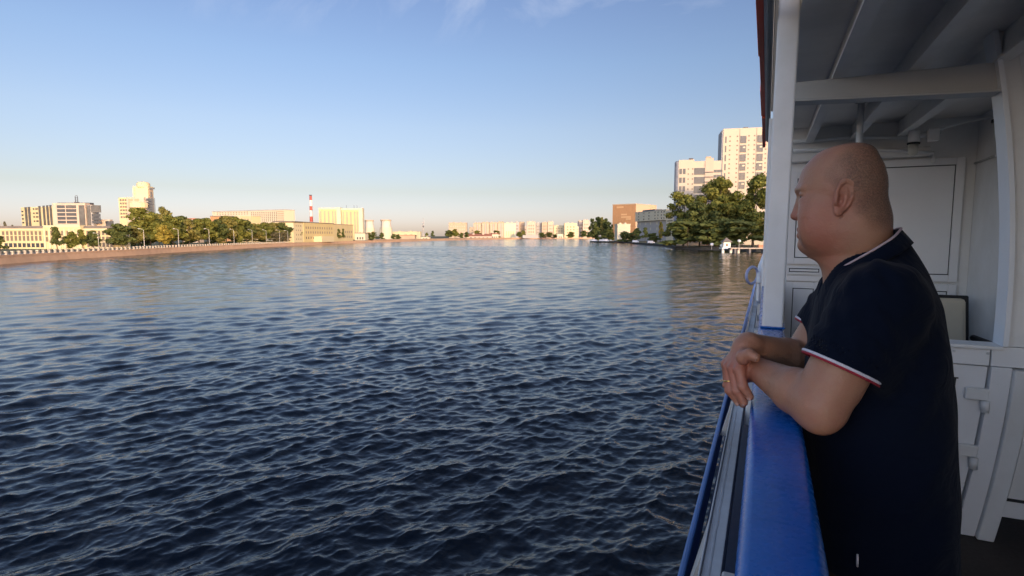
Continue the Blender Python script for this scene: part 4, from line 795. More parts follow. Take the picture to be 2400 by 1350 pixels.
# ------------------------------------------------------------------ the man at the rail
def pY(px, py, Y):                          # point on the plane Y = const seen at (px, py); z relative to the eye
    u, y, z = ray(px, py); X, Y2 = w2(u, y); t = Y / Y2; return np.array([X * t, Y, z * t])
def A3(*p): return np.array(p, float)
def f_cone(a, b, ra, rb):
    ab = b - a; L2 = ab @ ab
    def f(P):
        t = np.clip(((P - a) @ ab) / L2, 0, 1); return np.linalg.norm(P - a - t[:, None] * ab, axis=1) - (ra + (rb - ra) * t)
    return f, (a + b) / 2, np.linalg.norm(ab) / 2 + max(ra, rb)
def f_ell(c, r, M=None):
    r = np.array(r, float)
    def f(P):
        q = P - c
        if M is not None: q = q @ M
        k0 = np.linalg.norm(q / r, axis=1); k1 = np.linalg.norm(q / r ** 2, axis=1) + 1e-9; return k0 * (k0 - 1) / k1
    return f, c, max(r)
def smooth_tab(z, tabs, n=160, it=3):
    zz = np.linspace(min(z), max(z), n); o = np.argsort(z); out = []
    for t in tabs:
        v = np.interp(zz, np.array(z)[o], np.array(t)[o])
        for _ in range(it): v[1:-1] = .25 * v[:-2] + .5 * v[1:-1] + .25 * v[2:]
        out.append(v)
    return zz, out
def f_loft(fr, z, xf, xb, w, n=2.3, egg=0.0, it=3):   # fr maps P to local (fwd, lat, z); xf/xb are forward positions of front and back
    zz, (F_, B_, W_) = smooth_tab(z, (xf, xb, w), it=it); z0, z1 = min(z), max(z)
    c = None
    def f(P):
        q = fr(P); zc = np.clip(q[:, 2], z0, z1); a = np.interp(zc, zz, F_); b = np.interp(zc, zz, B_); ww = np.interp(zc, zz, W_)
        m = (a + b) / 2; h = np.maximum((a - b) / 2, 1e-3); ww = np.maximum(ww, 1e-3); s = (q[:, 0] - m) / h; ww2 = ww * (1 - egg * np.clip(s, -1, 1))
        g = (np.abs(s) ** n + np.abs(q[:, 1] / ww2) ** n) ** (1 / n); d = (g - 1) * np.minimum(h, ww) * .95
        dz = np.maximum(z0 - q[:, 2], q[:, 2] - z1); return np.maximum(d, dz)
    return f
class SDF:
    def __init__(s): s.p = []
    def add(s, fcr, k=.01, op='+'): s.p.append((fcr[0], np.array(fcr[1], float), fcr[2], k, op)); return s
    def ev(s, P, cen=None, rad=None):
        d = np.full(len(P), .12)
        for f, c, r, k, op in s.p:
            if cen is not None and np.linalg.norm(cen - c) > r + rad + k + .02: continue
            q = f(P)
            if op == '+': h = np.clip(.5 + .5 * (d - q) / k, 0, 1); d = d + (q - d) * h - k * h * (1 - h)
            else: h = np.clip(.5 - .5 * (d + q) / k, 0, 1); d = d + (-q - d) * h + k * h * (1 - h)
        return d
def nets(S, h, lo=None, hi=None, bs=16, relax=2):
    if lo is None:
        lo = np.min([c - r for _, c, r, k, op in S.p if op == '+'], 0) - .02; hi = np.max([c + r for _, c, r, k, op in S.p if op == '+'], 0) + .02
    lo = np.array(lo); B = bs * h; nb = np.ceil((np.array(hi) - lo) / B).astype(int); rad = B * .87
    idx = np.stack(np.meshgrid(*[np.arange(n) for n in nb], indexing='ij'), -1).reshape(-1, 3); cen = lo + (idx + .5) * B
    keep = np.zeros(len(cen), bool); D = np.full(len(cen), 9.)
    for f, c, r, k, op in S.p:
        m = np.linalg.norm(cen - c, axis=1) < r + rad + k + .02
        if m.any() and op == '+': q = f(cen[m]); D[m] = np.minimum(D[m], q - k)
    keep = np.abs(D) < rad * 1.9; ng = (nb * bs + 2).astype(np.int64)
    g = np.arange(bs + 1); loc = np.stack(np.meshgrid(g, g, g, indexing='ij'), -1).reshape(-1, 3)
    VID = []; VP = []; EDG = [[], [], []]
    cid = lambda I: (I[:, 0] * ng[1] + I[:, 1]) * ng[2] + I[:, 2]
    for b0, ce in zip(idx[keep], cen[keep]):
        P = lo + (b0 * bs + loc) * h; d = S.ev(P, ce, rad).reshape(bs + 1, bs + 1, bs + 1); s = d < 0
        if s.all() or not s.any(): continue
        acc = np.zeros((bs, bs, bs, 3)); cnt = np.zeros((bs, bs, bs))
        for ax in range(3):
            sl0 = [slice(None)] * 3; sl1 = [slice(None)] * 3; sl0[ax] = slice(0, bs); sl1[ax] = slice(1, bs + 1)
            a, b = d[tuple(sl0)], d[tuple(sl1)]; cr = (a < 0) != (b < 0); t = np.where(cr, a / np.where(cr, a - b, 1), 0)
            o1, o2 = [q for q in range(3) if q != ax]
            for u in (0, 1):
                for v in (0, 1):
                    S_ = [slice(None)] * 3; S_[o1] = slice(u, bs + u); S_[o2] = slice(v, bs + v); c_ = cr[tuple(S_)]; tt = t[tuple(S_)]
                    acc[..., ax] += np.where(c_, tt, 0); acc[..., o1] += np.where(c_, u, 0); acc[..., o2] += np.where(c_, v, 0); cnt += c_
            I = np.argwhere(cr); own = (I[:, o1] < bs) & (I[:, o2] < bs); I = I[own]
            sg = a[tuple(I.T)] < 0; EDG[ax].append(np.concatenate([I + b0 * bs, sg[:, None]], 1))
        I = np.argwhere(cnt > 0); VID.append(cid(I + b0 * bs)); VP.append(lo + (I + b0 * bs + acc[tuple(I.T)] / cnt[tuple(I.T)][:, None]) * h)
    VID = np.concatenate(VID); VP = np.concatenate(VP); o = np.argsort(VID); VID = VID[o]; VP = VP[o]; Q = []
    for ax in range(3):
        Eg = np.concatenate(EDG[ax]); I = Eg[:, :3].astype(np.int64); sg = Eg[:, 3].astype(bool); o1, o2 = (ax + 1) % 3, (ax + 2) % 3; ids = []
        ok = np.ones(len(I), bool)
        for u, v in ((-1, -1), (0, -1), (0, 0), (-1, 0)):
            J = I.copy(); J[:, o1] += u; J[:, o2] += v; c_ = cid(J); p = np.clip(np.searchsorted(VID, c_), 0, len(VID) - 1); ok &= VID[p] == c_; ids.append(p)
        q = np.stack(ids, 1); q[~sg] = q[~sg][:, ::-1]; Q.append(q[ok])
    Q = np.concatenate(Q)
    for _ in range(relax):
        a = np.zeros_like(VP); n = np.zeros(len(VP))
        for k in range(4):
            i, j = Q[:, k], Q[:, (k + 1) % 4]
            for c_ in range(3): a[:, c_] += np.bincount(i, VP[j, c_], len(VP)) + np.bincount(j, VP[i, c_], len(VP))
            n += np.bincount(i, minlength=len(VP)) + np.bincount(j, minlength=len(VP))
        VP = VP * .5 + .5 * a / np.maximum(n, 1)[:, None]
    return VP, Q
def np_mesh(name, V, Q):
    me = bpy.data.meshes.new(name); me.vertices.add(len(V)); me.vertices.foreach_set('co', V.astype(np.float32).ravel()); me.loops.add(Q.size); me.loops.foreach_set('vertex_index', Q.astype(np.int32).ravel())
    me.polygons.add(len(Q)); me.polygons.foreach_set('loop_start', np.arange(0, Q.size, Q.shape[1], dtype=np.int32)); me.update(calc_edges=True); me.shade_smooth(); return me
DKr = -1.45
man_o = Vector((.24, 1.5, DK)); man = empty('person', man_o, 0, 'bald heavy man in navy polo shirt leaning on the blue rail with clasped hands', 'person')
MO = np.array([.24, 1.5, DK - EYE])
def place(o, V=None): o.parent = man; return o
# ---- skin body
B = SDF(); PSI = R(7); HC = np.array([.150, 1.5, 0.0]); fd = np.array([-math.cos(PSI), math.sin(PSI), 0]); ld = np.array([-math.sin(PSI), -math.cos(PSI), 0])
def hfr(P): q = P - HC; return np.stack([q @ fd, q @ ld, P[:, 2]], 1)
def hp(f, l, z): return HC + fd * f + ld * l + np.array([0, 0, z])
Zt = [.2105, .209, .206, .198, .188, .177, .156, .130, .110, .095, .084, .061, .032, .0176, .0075, 0, -.008, -.0198, -.031, -.040, -.047]
Xf = [.165, .152, .139, .111, .097, .086, .0706, .063, .0600, .0635, .0645, .0680, .0685, .0690, .0700, .0690, .0705, .0726, .0780, .0884, .105]
Xb = [.169, .184, .197, .211, .218, .223, .2335, .2406, .2426, .242, .241, .2396, .240, .240, .240, .239, .238, .236, .235, .23, .21]
Wd = [.004, .024, .036, .052, .061, .067, .074, .0775, .0780, .0770, .0755, .0735, .0725, .0715, .0700, .068, .065, .060, .052, .040, .020]
B.add((f_loft(hfr, Zt, [.15 - x for x in Xf], [.15 - x for x in Xb], Wd, 2.25, .10, 9), hp(0, 0, .08), .165), .001)
B.add(f_cone(A3(.190, 1.5, .03), A3(.195, 1.5, -.14), .062, .070), .03)                                  # neck
B.add(f_cone(A3(.150, 1.5, -.025), A3(.178, 1.5, -.085), .050, .042), .022)                             # full throat
B.add(f_ell(hp(.030, 0, -.030), (.040, .046, .022)), .015)
B.add(f_cone(hp(.0815, 0, .092), hp(.0880, 0, .050), .0065, .0115), .008)                                # nose
B.add(f_ell(hp(.0885, 0, .0475), (.0115, .0115, .0095)), .005)
for s_ in (1, -1):
    B.add(f_ell(hp(.0785, .0125 * s_, .043), (.0105, .0075, .0085)), .004); B.add(f_ell(hp(.0845, .006 * s_, .0360), (.0055, .0032, .004)), .003, '-')
    B.add(f_cone(hp(.0840, .008 * s_, .108), hp(.072, .042 * s_, .109), .0085, .0075), .010)             # brow
    B.add(f_ell(hp(.0900, .034 * s_, .0905), (.014, .016, .0105)), .012, '-')                            # socket
    B.add(f_ell(hp(.0690, .033 * s_, .0965), (.0130, .0165, .0056)), .003); B.add(f_ell(hp(.0695, .033 * s_, .0820), (.0120, .0155, .0056)), .004)
    B.add(f_ell(hp(.048, .046 * s_, .052), (.030, .025, .030)), .028); B.add(f_ell(hp(.040, .047 * s_, .010), (.034, .022, .034)), .028)   # cheek, jowl
    B.add(f_cone(hp(.083, .019 * s_, .041), hp(.075, .029 * s_, .010), .0025, .002), .006, '-')          # nasolabial fold
    # ear: thin plate, rolled rim, hollow, lobe
    ce = hp(-.006, .0790 * s_, .081); an = R(24); out = ld * s_ * math.cos(an) - fd * math.sin(an); fw = fd * math.cos(an) + ld * s_ * math.sin(an); up = np.array([0, 0, 1.]); tl = R(10)
    a1 = fw * math.cos(tl) + up * math.sin(tl); a2 = -fw * math.sin(tl) + up * math.cos(tl); M = np.stack([a1, out, a2], 1)
    ep = lambda x, y, o=0.0: ce + a1 * x + a2 * y + out * o
    B.add(f_ell(ce + a2 * .002, (.0175, .0055, .0370), M), .004); B.add(f_ell(ep(.004, -.006, .0075), (.0090, .0100, .0150), M), .0025, '-')
    rim = [ep(.0125, .002, .0035), ep(.0150, .014, .004), ep(.0125, .027, .004), ep(.003, .0365, .004), ep(-.0085, .0335, .004), ep(-.0160, .021, .004), ep(-.0180, .006, .004), ep(-.0155, -.010, .0035), ep(-.0100, -.022, .003)]
    for i in range(8): B.add(f_cone(rim[i], rim[i + 1], .0036, .0036), .0022)
    B.add(f_cone(ep(-.004, .022, .0025), ep(-.0085, .004, .0035), .0030, .0032), .0025); B.add(f_cone(ep(-.0085, .004, .0035), ep(-.004, -.017, .003), .0032, .0030), .0025)
    B.add(f_ell(ep(.001, -.029, .002), (.0100, .0050, .0110), M), .004); B.add(f_cone(ep(.0125, -.003, .004), ep(.0110, -.012, .004), .0038, .0036), .003)
B.add(f_cone(hp(.0795, -.019, .0150), hp(.0795, .019, .0150), .0052, .0052), .006); B.add(f_cone(hp(.0785, -.016, .0005), hp(.0785, .016, .0005), .0062, .0062), .006)
B.add(f_cone(hp(.0875, -.024, .0078), hp(.0875, .024, .0078), .0032, .0032), .0025, '-'); B.add(f_cone(hp(.087, -.010, -.010), hp(.087, .010, -.010), .004, .004), .008, '-'); B.add(f_ell(hp(.0640, 0, -.022), (.0175, .021, .0155)), .010)
# trunk and legs under the clothes
B.add(f_cone(A3(.225, 1.5, -.16), A3(.25, 1.5, -.66), .085, .105), .03); B.add(f_cone(A3(.215, 1.40, -.14), A3(.215, 1.60, -.14), .040, .040), .02)
for s_ in (-1, 1):
    B.add(f_cone(A3(.25, 1.5 + .095 * s_, -.70), A3(.225, 1.5 + .105 * s_, -1.05), .095, .060), .03); B.add(f_cone(A3(.225, 1.5 + .105 * s_, -1.05), A3(.262, 1.5 + .115 * s_, -1.36), .060, .040), .02); B.add(f_cone(A3(.27, 1.5 + .115 * s_, -1.405), A3(.12, 1.5 + .135 * s_, -1.415), .032, .026), .02)
# arms
S1, E1, W1 = A3(.215, 1.325, -.11), A3(.112, 1.276, -.347), A3(-.010, 1.445, -.318)
S2, E2, W2 = A3(.215, 1.675, -.11), A3(.100, 1.66, -.343), A3(-.030, 1.475, -.266)
for S_, E__, Wr in ((S1, E1, W1), (S2, E2, W2)):
    B.add(f_cone(S_ + (E__ - S_) * .18, E__, .052, .051), .012); B.add(f_cone(S_ + (E__ - S_) * .5, S_ + (E__ - S_) * .8, .057, .056), .012); fm = E__ + (Wr - E__) * .35
    B.add(f_cone(E__, fm + A3(0, 0, .002), .050, .049), .016); B.add(f_cone(fm + A3(0, 0, .002), Wr, .0485, .029), .010)
    B.add(f_ell(E__ + (E__ - (S_ + Wr) / 2) * .20, (.026, .026, .022)), .016); B.add(f_ell(E__ + (Wr - E__) * .28 + A3(0, 0, .012), (.036, .036, .034)), .02); B.add(f_ell(Wr + A3(.004, -.014, .014), (.010, .010, .009)), .008)
# right hand laid over the left wrist, fingers hanging outboard
def finger(pts, r, k=.0028):
    for i in range(len(pts) - 1): B.add(f_cone(np.array(pts[i]), np.array(pts[i + 1]), r[i], r[i + 1]), k)
K = [pY(1733, 868, 1.405), pY(1719, 864, 1.422), pY(1708, 860, 1.440), pY(1702, 853, 1.458)]
P1 = [pY(1742, 906, 1.392), pY(1727, 916, 1.405), pY(1711, 915, 1.424), pY(1706, 903, 1.450)]
T1 = [pY(1750, 934, 1.392), pY(1736, 947, 1.404), pY(1722, 946, 1.424), pY(1716, 932, 1.448)]
T1 = [q + A3(.007, 0, .005) for q in T1]
Wp = W2 + A3(-.010, -.012, -.004)
for i in range(4):
    r_ = (.0125, .0130, .0125, .0110)[i]; B.add(f_cone(Wp + (K[i] - Wp) * .10 + A3(.004, 0, 0), K[i], .021, r_ + .0008), .007)
    B.add(f_ell(K[i] + A3(-.004, -.002, .002), (.0085, .0085, .0085)), .005); B.add(f_ell(P1[i] + A3(-.003, -.001, 0), (.0105, .0100, .0100)), .003)
    finger([K[i], P1[i], T1[i]], [r_ + .0005, r_ - .0012, r_ - .0035])
B.add(f_cone(W2, Wp, .028, .026), .012)
finger([Wp + A3(.006, -.014, -.012), pY(1742, 838, 1.398), pY(1756, 830, 1.388), pY(1771, 838, 1.380)], [.017, .0155, .0125, .0108], .006)
# left hand under it, fingers curled
LK = [pY(1716, 892, 1.452), pY(1716, 890, 1.470), pY(1716, 886, 1.488), pY(1718, 880, 1.505)]
for i in range(4):
    r_ = (.0125, .013, .0125, .011)[i]; B.add(f_cone(W1 + (LK[i] - W1) * .2, LK[i], .022, r_ + .001), .010)
    a_ = LK[i] + A3(.006, 0, -.034); b_ = LK[i] + A3(.026, -.003, -.055); finger([LK[i], a_, b_], [r_, r_ - .001, r_ - .003])
finger([W1 + A3(-.01, -.016, .004), pY(1738, 885, 1.43), pY(1734, 915, 1.425)], [.017, .0135, .0115], .005)
V, Q = nets(B, .0023)
sk = np_mesh('body', V - MO, Q)
tone = np.zeros(len(V)); 
def blob(c, r, a): 
    global tone; tone += a * np.exp(-((V - np.array(c)) ** 2).sum(1) / (2 * r * r))
for c_, r_, a_ in ((hp(.05, .055, .035), .030, .55), (hp(.02, .06, -.005), .03, .5), (hp(.09, 0, .045), .016, .7), (hp(-.006, .08, .08), .028, .55), (pY(1720, 880, 1.42), .05, .8), (E1, .045, .35), (hp(.0, 0, .2), .05, .25), (A3(.13, 1.45, -.07), .03, .3), (hp(.078, 0, .007), .014, .7)): blob(c_, r_, a_)
sk.attributes.new('flush', 'FLOAT', 'POINT').data.foreach_set('value', np.clip(tone, 0, 1).astype(np.float32))
m, t, b = principled('skin'); b.inputs['Roughness'].default_value = .46; b.inputs['Subsurface Weight'].default_value = .05; b.inputs['Subsurface Radius'].default_value = (.010, .004, .002); b.inputs['Subsurface Scale'].default_value = .6
at = t.nodes.new('ShaderNodeAttribute'); at.attribute_name = 'flush'; tcn = t.nodes.new('ShaderNodeTexCoord')
n = N(t, 'ShaderNodeTexNoise', Scale=34.0, Detail=9.0, Roughness=.72); t.links.new(tcn.outputs['Object'], n.inputs['Vector'])
ma = N(t, 'ShaderNodeMath', operation='MULTIPLY_ADD'); ma.inputs[1].default_value = .95; t.links.new(n.outputs['Fac'], ma.inputs[0]); t.links.new(at.outputs['Fac'], ma.inputs[2])
ms_ = N(t, 'ShaderNodeMath', operation='SUBTRACT', use_clamp=True); t.links.new(ma.outputs[0], ms_.inputs[0]); ms_.inputs[1].default_value = .36
x = N(t, 'ShaderNodeMixRGB'); x.inputs[1].default_value = (.375, .200, .120, 1); x.inputs[2].default_value = (.375, .125, .083, 1); t.links.new(ms_.outputs[0], x.inputs[0]); t.links.new(x.outputs[0], b.inputs['Base Color'])
n2 = N(t, 'ShaderNodeTexNoise', Scale=260.0, Detail=3.0); t.links.new(tcn.outputs['Object'], n2.inputs['Vector']); n5 = N(t, 'ShaderNodeTexNoise', Scale=70.0, Detail=5.0, Roughness=.65); t.links.new(tcn.outputs['Object'], n5.inputs['Vector']); ad_ = N(t, 'ShaderNodeMath', operation='MULTIPLY_ADD'); ad_.inputs[1].default_value = 2.2; t.links.new(n5.outputs['Fac'], ad_.inputs[0]); t.links.new(n2.outputs['Fac'], ad_.inputs[2]); bp = N(t, 'ShaderNodeBump', Strength=.5, Distance=.0018); t.links.new(ad_.outputs[0], bp.inputs['Height']); t.links.new(bp.outputs[0], b.inputs['Normal'])
body = place(link('body', sk, m))
# ---- cropped hair: a thin shell over the back and sides of the scalp
q = hfr(V); zc = q[:, 2]; fr_ = q[:, 0]
gn = lambda s, a: np.sin(V[:, 0] * s + a) * np.sin(V[:, 1] * s * 1.1 + a * 2) * np.sin(V[:, 2] * s * .9 + a * 3)
lim = np.interp(zc, [.02, .05, .09, .12, .15, .18, .215], [-.062, -.045, -.018, .014, .010, -.01, -.03])
mask = np.clip((lim - fr_) / .045 + .40 + .30 * gn(90, 1), 0, 1) * np.clip((zc - .006) / .03, 0, 1); mask *= (np.abs(q[:, 1]) < .0785) | (zc > .125) | (fr_ < -.035)
vm = mask > .02; fm_ = vm[Q].all(1); used = np.unique(Q[fm_]); remap = np.full(len(V), -1); remap[used] = np.arange(len(used))
nrm = np.zeros(len(V) * 3, np.float32); sk.vertices.foreach_get('normal', nrm); nrm = nrm.reshape(-1, 3)
hm = np_mesh('hair', (V + nrm * .0009)[used] - MO, remap[Q[fm_]]); hm.attributes.new('cover', 'FLOAT', 'POINT').data.foreach_set('value', mask[used].astype(np.float32))
m, t, b = principled('cropped_hair'); b.inputs['Base Color'].default_value = (.12, .092, .072, 1); b.inputs['Roughness'].default_value = .75; b.inputs['Specular IOR Level'].default_value = .25
at = t.nodes.new('ShaderNodeAttribute'); at.attribute_name = 'cover'; tcn = t.nodes.new('ShaderNodeTexCoord'); n = N(t, 'ShaderNodeTexNoise', Scale=300.0, Detail=4.0); t.links.new(tcn.outputs['Object'], n.inputs['Vector'])
r = N(t, 'ShaderNodeMapRange'); r.inputs[1].default_value = .35; r.inputs[2].default_value = .62; r.inputs[3].default_value = .45; r.inputs[4].default_value = 1.0; t.links.new(n.outputs['Fac'], r.inputs[0])
mm_ = N(t, 'ShaderNodeMath', operation='MULTIPLY'); t.links.new(r.outputs[0], mm_.inputs[0]); t.links.new(at.outputs['Fac'], mm_.inputs[1]); m3 = N(t, 'ShaderNodeMath', operation='MULTIPLY'); t.links.new(mm_.outputs[0], m3.inputs[0]); m3.inputs[1].default_value = .50; t.links.new(m3.outputs[0], b.inputs['Alpha'])
place(link('hair', hm, m))
# eyes and eyebrows
ew = mat('eye_white', (.30, .26, .24), .25); iris = mat('iris_dark', (.04, .03, .02), .1)
for s_ in (1, -1):
    c_ = hp(.0660, .033 * s_, .0890) - MO; g = MB(); g.lathe([(.0118 * math.sin(a), -.0118 * math.cos(a)) for a in np.linspace(.02, math.pi - .02, 12)], n=18); e_ = g.build('eye', ew, man, True); e_.location = c_
    g = MB().lathe([(.0001, .0121), (.0052, .0115), (.0062, .0102)], n=14).build('iris', iris, e_, True); g.rotation_euler = Vector(tuple(fd * .97 + ld * .12 * s_)).to_track_quat('Z', 'Y').to_euler()
lash = mat('eyelash', (.03, .02, .015), .8)
for s_ in (1, -1): sub0 = MB().tube([tuple(hp(.0790, .020 * s_, .0905) - MO), tuple(hp(.0785, .030 * s_, .0922) - MO), tuple(hp(.0735, .040 * s_, .0910) - MO), tuple(hp(.0670, .047 * s_, .0885) - MO)], .0013, 6).build('eyelash', lash, man, True)
# ---- polo shirt
cloth = None
def shirt_mat():
    m, t, b = principled('navy_cotton'); b.inputs['Base Color'].default_value = (.0022, .0050, .0145, 1); b.inputs['Roughness'].default_value = .9; b.inputs['Sheen Weight'].default_value = .035; b.inputs['Sheen Roughness'].default_value = .5; b.inputs['Specular IOR Level'].default_value = .10
    tcn = t.nodes.new('ShaderNodeTexCoord'); mp_ = N(t, 'ShaderNodeMapping'); mp_.inputs['Rotation'].default_value = (.5, .4, .2); mp_.inputs['Scale'].default_value = (5, 12, 9); t.links.new(tcn.outputs['Object'], mp_.inputs[0])
    n = N(t, 'ShaderNodeTexNoise', Scale=1.3, Detail=3.0, Distortion=.8); t.links.new(mp_.outputs[0], n.inputs['Vector']); bp = N(t, 'ShaderNodeBump', Strength=.55, Distance=.02); t.links.new(n.outputs['Fac'], bp.inputs['Height'])
    n2 = N(t, 'ShaderNodeTexNoise', Scale=700.0, Detail=1.0); t.links.new(tcn.outputs['Object'], n2.inputs['Vector']); bp2 = N(t, 'ShaderNodeBump', Strength=.3, Distance=.001); t.links.new(n2.outputs['Fac'], bp2.inputs['Height']); t.links.new(bp.outputs[0], bp2.inputs['Normal']); t.links.new(bp2.outputs[0], b.inputs['Normal']); return m
T = SDF()
def tfr(P): return np.stack([-P[:, 0], P[:, 1] - 1.5, P[:, 2]], 1)
tz = [.012, -.015, -.045, -.08, -.15, -.25, -.35, -.45, -.60, -.73]
txf = [.160, .150, .140, .128, .112, .100, .094, .092, .096, .104]; txb = [.268, .288, .306, .324, .349, .368, .382, .392, .405, .412]; tw = [.050, .070, .090, .122, .180, .200, .203, .203, .204, .204]
T.add((f_loft(tfr, tz, [-x for x in txf], [-x for x in txb], tw, 2.35, 0), A3(.25, 1.5, -.36), .45), .001)
def sleeve(S_, E__, r0, r1, th, hem):
    d = E__ - S_; L = np.linalg.norm(d); d = d / L; h_ = S_ + d * L * hem; f0, c0, rr0 = f_cone(S_ + A3(.004, .012 * np.sign(1.5 - S_[1]), -.016), h_, r0, r1)
    def f(P):
        o = f0(P); ax = (P - h_) @ d; rad = np.linalg.norm(P - h_ - ax[:, None] * d, axis=1)
        fold = .0022 * np.sin((P @ A3(40, 20, 95)) + 2 * np.sin(P[:, 0] * 60)) + .0016 * np.sin(P @ A3(120, -60, 50)); fa = np.clip(-(P - h_) @ d / .05, 0, 1); o = o + fold * fa
        o = np.maximum(o, ax); inner = np.maximum(rad - (r1 - th), -ax - .035); return np.maximum(o, -inner)
    return (f, (S_ + h_) / 2, L * .5 + r0 + .02), h_, d
sl1, H1, D1 = sleeve(S1, E1, .078, .0755, .006, .66); sl2, H2, D2 = sleeve(S2, E2, .078, .0745, .006, .60)
T.add(sl1, .05); T.add(sl2, .05)
T.add(f_cone(A3(.208, 1.5, .06), A3(.19, 1.5, -.085), .083, .072), .006, '-'); T.add(f_cone(A3(.120, 1.5, -.06), A3(.128, 1.5, -.150), .026, .006), .006, '-')
f0 = T.ev
def ev2(P, c=None, r=None):
    d = f0(P, c, r); return d + .0030 * np.sin(P[:, 2] * 34 + 3 * np.sin(P[:, 0] * 14 + P[:, 1] * 9)) * np.sin(P[:, 1] * 15 + P[:, 0] * 11) * np.clip((P[:, 0] - .19) / .06, 0, 1) * np.clip((-.08 - P[:, 2]) / .05, 0, 1)
T.ev = ev2
V2, Q2 = nets(T, .0038); cm_ = shirt_mat(); shirt = place(link('polo_shirt', np_mesh('polo_shirt', V2 - MO, Q2), cm_))
def sub(mb, name, m, smooth=True, parent=None): 
    mb.v = [tuple(np.array(v) - MO) for v in mb.v]; return mb.build(name, m, parent or man, smooth)
wtrim = mat('white_trim', (.62, .60, .66), .8); rtrim = mat('dark_red_trim', (.30, .012, .03), .8)
def hem_ring(h_, d, rr, off, r, name, m):
    a = np.cross(d, A3(0, 1, 0)); a /= np.linalg.norm(a); b_ = np.cross(d, a); g = MB()
    sec = 6; pts = [h_ + d * off + (a * math.cos(t_) + b_ * math.sin(t_)) * rr for t_ in np.linspace(0, 2 * math.pi, 56, endpoint=False)]
    g.tube(pts, r, 8, True); sub(g, name, m, True, shirt)
for h_, d, RR in ((H1, D1, .0752), (H2, D2, .0742)): hem_ring(h_, d, RR, -.0022, .0030, 'cuff_trim', wtrim); hem_ring(h_, d, RR - .0008, .0026, .0026, 'cuff_edge', rtrim)
# collar: folded band round the neck, open at the front
def spline(pts, n=60):
    pts = np.array(pts, float); t_ = np.linspace(0, 1, len(pts)); tt = np.linspace(0, 1, n); o = np.stack([np.interp(tt, t_, pts[:, k]) for k in range(3)], 1)
    for _ in range(6): o[1:-1] = .25 * o[:-2] + .5 * o[1:-1] + .25 * o[2:]
    return o
inn = [(.136, 1.487, -.128), (.142, 1.464, -.100), (.154, 1.432, -.077), (.180, 1.410, -.055), (.212, 1.408, -.031), (.243, 1.430, -.008), (.260, 1.47, .010), (.266, 1.5, .013)]
inner_ = spline(inn + [(x, 3.0 - y, z) for x, y, z in inn[::-1][1:]], 90); cen = A3(.200, 1.5, -.03)
outd = inner_ - cen; outd[:, 2] = 0; outd /= np.linalg.norm(outd, axis=1)[:, None]
tt = np.linspace(-1, 1, 90); drop = .026 + .012 * (np.abs(tt) > .85)
mid = inner_ + outd * .006 + A3(0, 0, .0035); outer = inner_ + outd * (.020 + .010 * (1 - tt[:, None] ** 2)) - np.outer(drop, A3(0, 0, 1)) + outd * 0
low = outer + outd * -.003 + A3(0, 0, -.003)
g = MB(); rows_ = [inner_ - A3(0, 0, .022), inner_, mid, outer, low]; n_ = 90; v = [tuple(p) for r_ in rows_ for p in r_]
g.add(v, [(i * n_ + k, i * n_ + k + 1, (i + 1) * n_ + k + 1, (i + 1) * n_ + k) for i in range(len(rows_) - 1) for k in range(n_ - 1)]); col = sub(g, 'collar', cm_, True, shirt)
sm = col.modifiers.new('thick', 'SOLIDIFY'); sm.thickness = .003; sm.offset = 0
sub(MB().tube(mid + outd * .001 + A3(0, 0, .0014), .0026, 6), 'collar_trim', mat('pink_white_trim', (.46, .35, .38), .8), True, shirt)
sub(MB().tube([A3(.134, 1.480, -.126), A3(.126, 1.478, -.145), A3(.121, 1.478, -.158)], .0028, 6), 'placket_trim', wtrim, True, shirt)
sub(MB().tube([pY(1921, 768, 1.335) + A3(-.004, -.004, 0), pY(1928, 772, 1.335) + A3(-.004, -.004, 0), pY(1923, 778, 1.335) + A3(-.004, -.004, 0)], .0028, 6), 'chest_emblem', mat('orange_red_emblem', (.55, .06, .03), .7), True, shirt)
nailm = mat('finger_nail', (.50, .30, .24), .3)
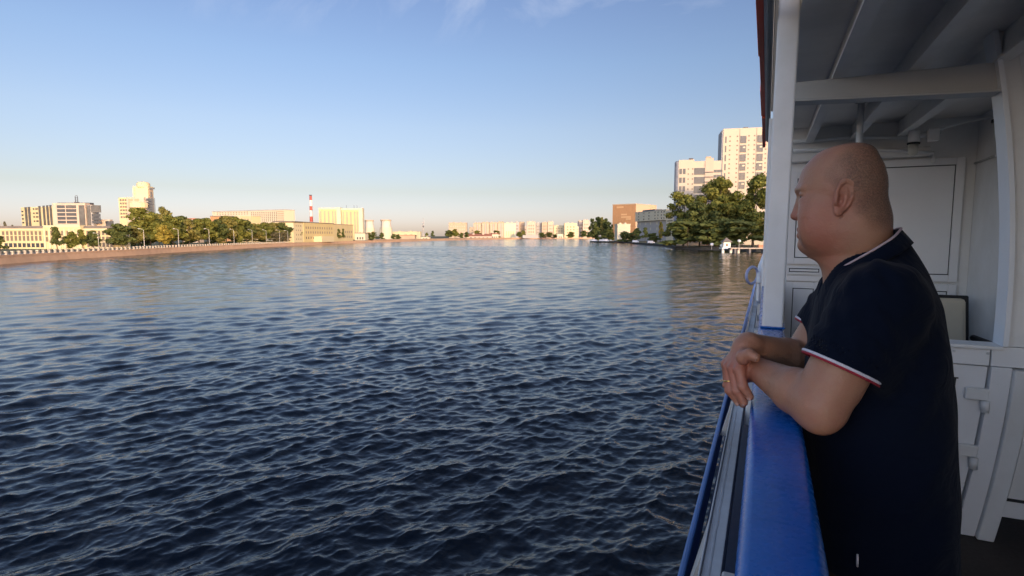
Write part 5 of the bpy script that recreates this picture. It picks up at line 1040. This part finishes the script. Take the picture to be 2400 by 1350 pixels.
for a_, b_ in [(P1[i], T1[i]) for i in range(4)] + [(pY(1756, 830, 1.388), pY(1771, 838, 1.380))]:
    d_ = (b_ - a_) / np.linalg.norm(b_ - a_); o_ = A3(-.75, -.62, .1); o_ -= d_ * (o_ @ d_); o_ /= np.linalg.norm(o_); w_ = np.cross(d_, o_); c_ = b_ + o_ * .0080
    g = MB(); g.add([tuple(c_ + w_ * x_ * .0052 + d_ * y_ * .0062 - o_ * (x_ * x_) * .0020) for y_ in (-1, -.3, .4, 1) for x_ in (-1, -.5, 0, .5, 1)], [(r_ * 5 + k, r_ * 5 + k + 1, r_ * 5 + k + 6, r_ * 5 + k + 5) for r_ in range(3) for k in range(4)])
    so_ = sub(g, 'nail', nailm, True); q_ = so_.modifiers.new('thick', 'SOLIDIFY'); q_.thickness = .0022; q_.offset = 0
# ---- shorts, shoes, ring, drawstring
Hs = SDF(); Hs.add((f_loft(tfr, [-.70, -.80, -.90], [-.112, -.118, -.15], [-.405, -.41, -.38], [.197, .197, .18], 2.4), A3(.25, 1.5, -.8), .25), .02)
for s_ in (-1, 1): Hs.add(f_cone(A3(.25, 1.5 + .098 * s_, -.80), A3(.228, 1.5 + .108 * s_, -1.04), .112, .096), .03)
Hs.add(f_ell(A3(.228, 1.5, -1.13), (.3, .3, .06)), .004, '-'); V3, Q3 = nets(Hs, .006); place(link('shorts', np_mesh('shorts', V3 - MO, Q3), mat('dark_brown_cloth', (.016, .011, .008), .9, bump=.3, bscale=60)))
shoe = mat('black_shoe', (.012, .012, .013), .5)
for s_ in (-1, 1):
    Sh = SDF(); Sh.add(f_cone(A3(.285, 1.5 + .115 * s_, -1.40), A3(.11, 1.5 + .138 * s_, -1.412), .043, .036), .01); Sh.add(f_ell(A3(.27, 1.5 + .115 * s_, -1.375), (.055, .047, .05)), .02)
    Sh.add((lambda P: P[:, 2] + 1.447, A3(.2, 1.5 + .12 * s_, -1.55), .15), .002, '-') if False else None
    v_, q_ = nets(Sh, .006); v_[:, 2] = np.maximum(v_[:, 2], -1.4488); place(link('shoe', np_mesh('shoe', v_ - MO, q_), shoe))
rc = (K[2] + (P1[2] - K[2]) * .62); rd = (P1[2] - K[2]) / np.linalg.norm(P1[2] - K[2]); a = np.cross(rd, A3(0, 0, 1)); a /= np.linalg.norm(a); b_ = np.cross(rd, a)
sub(MB().tube([rc + (a * math.cos(q_) + b_ * math.sin(q_)) * .0128 for q_ in np.linspace(0, 6.283, 24, endpoint=False)], .0019, 8, True), 'finger_ring', mat('gold', (.85, .55, .18), .2, 1.0))
p_ = pY(2007, 1305, 1.30); sub(MB().tube([p_ + A3(0, -.012, .012), p_ + A3(0, -.014, 0), p_ + A3(.001, -.012, -.014)], .0022, 6), 'drawstring', wtrim, True)
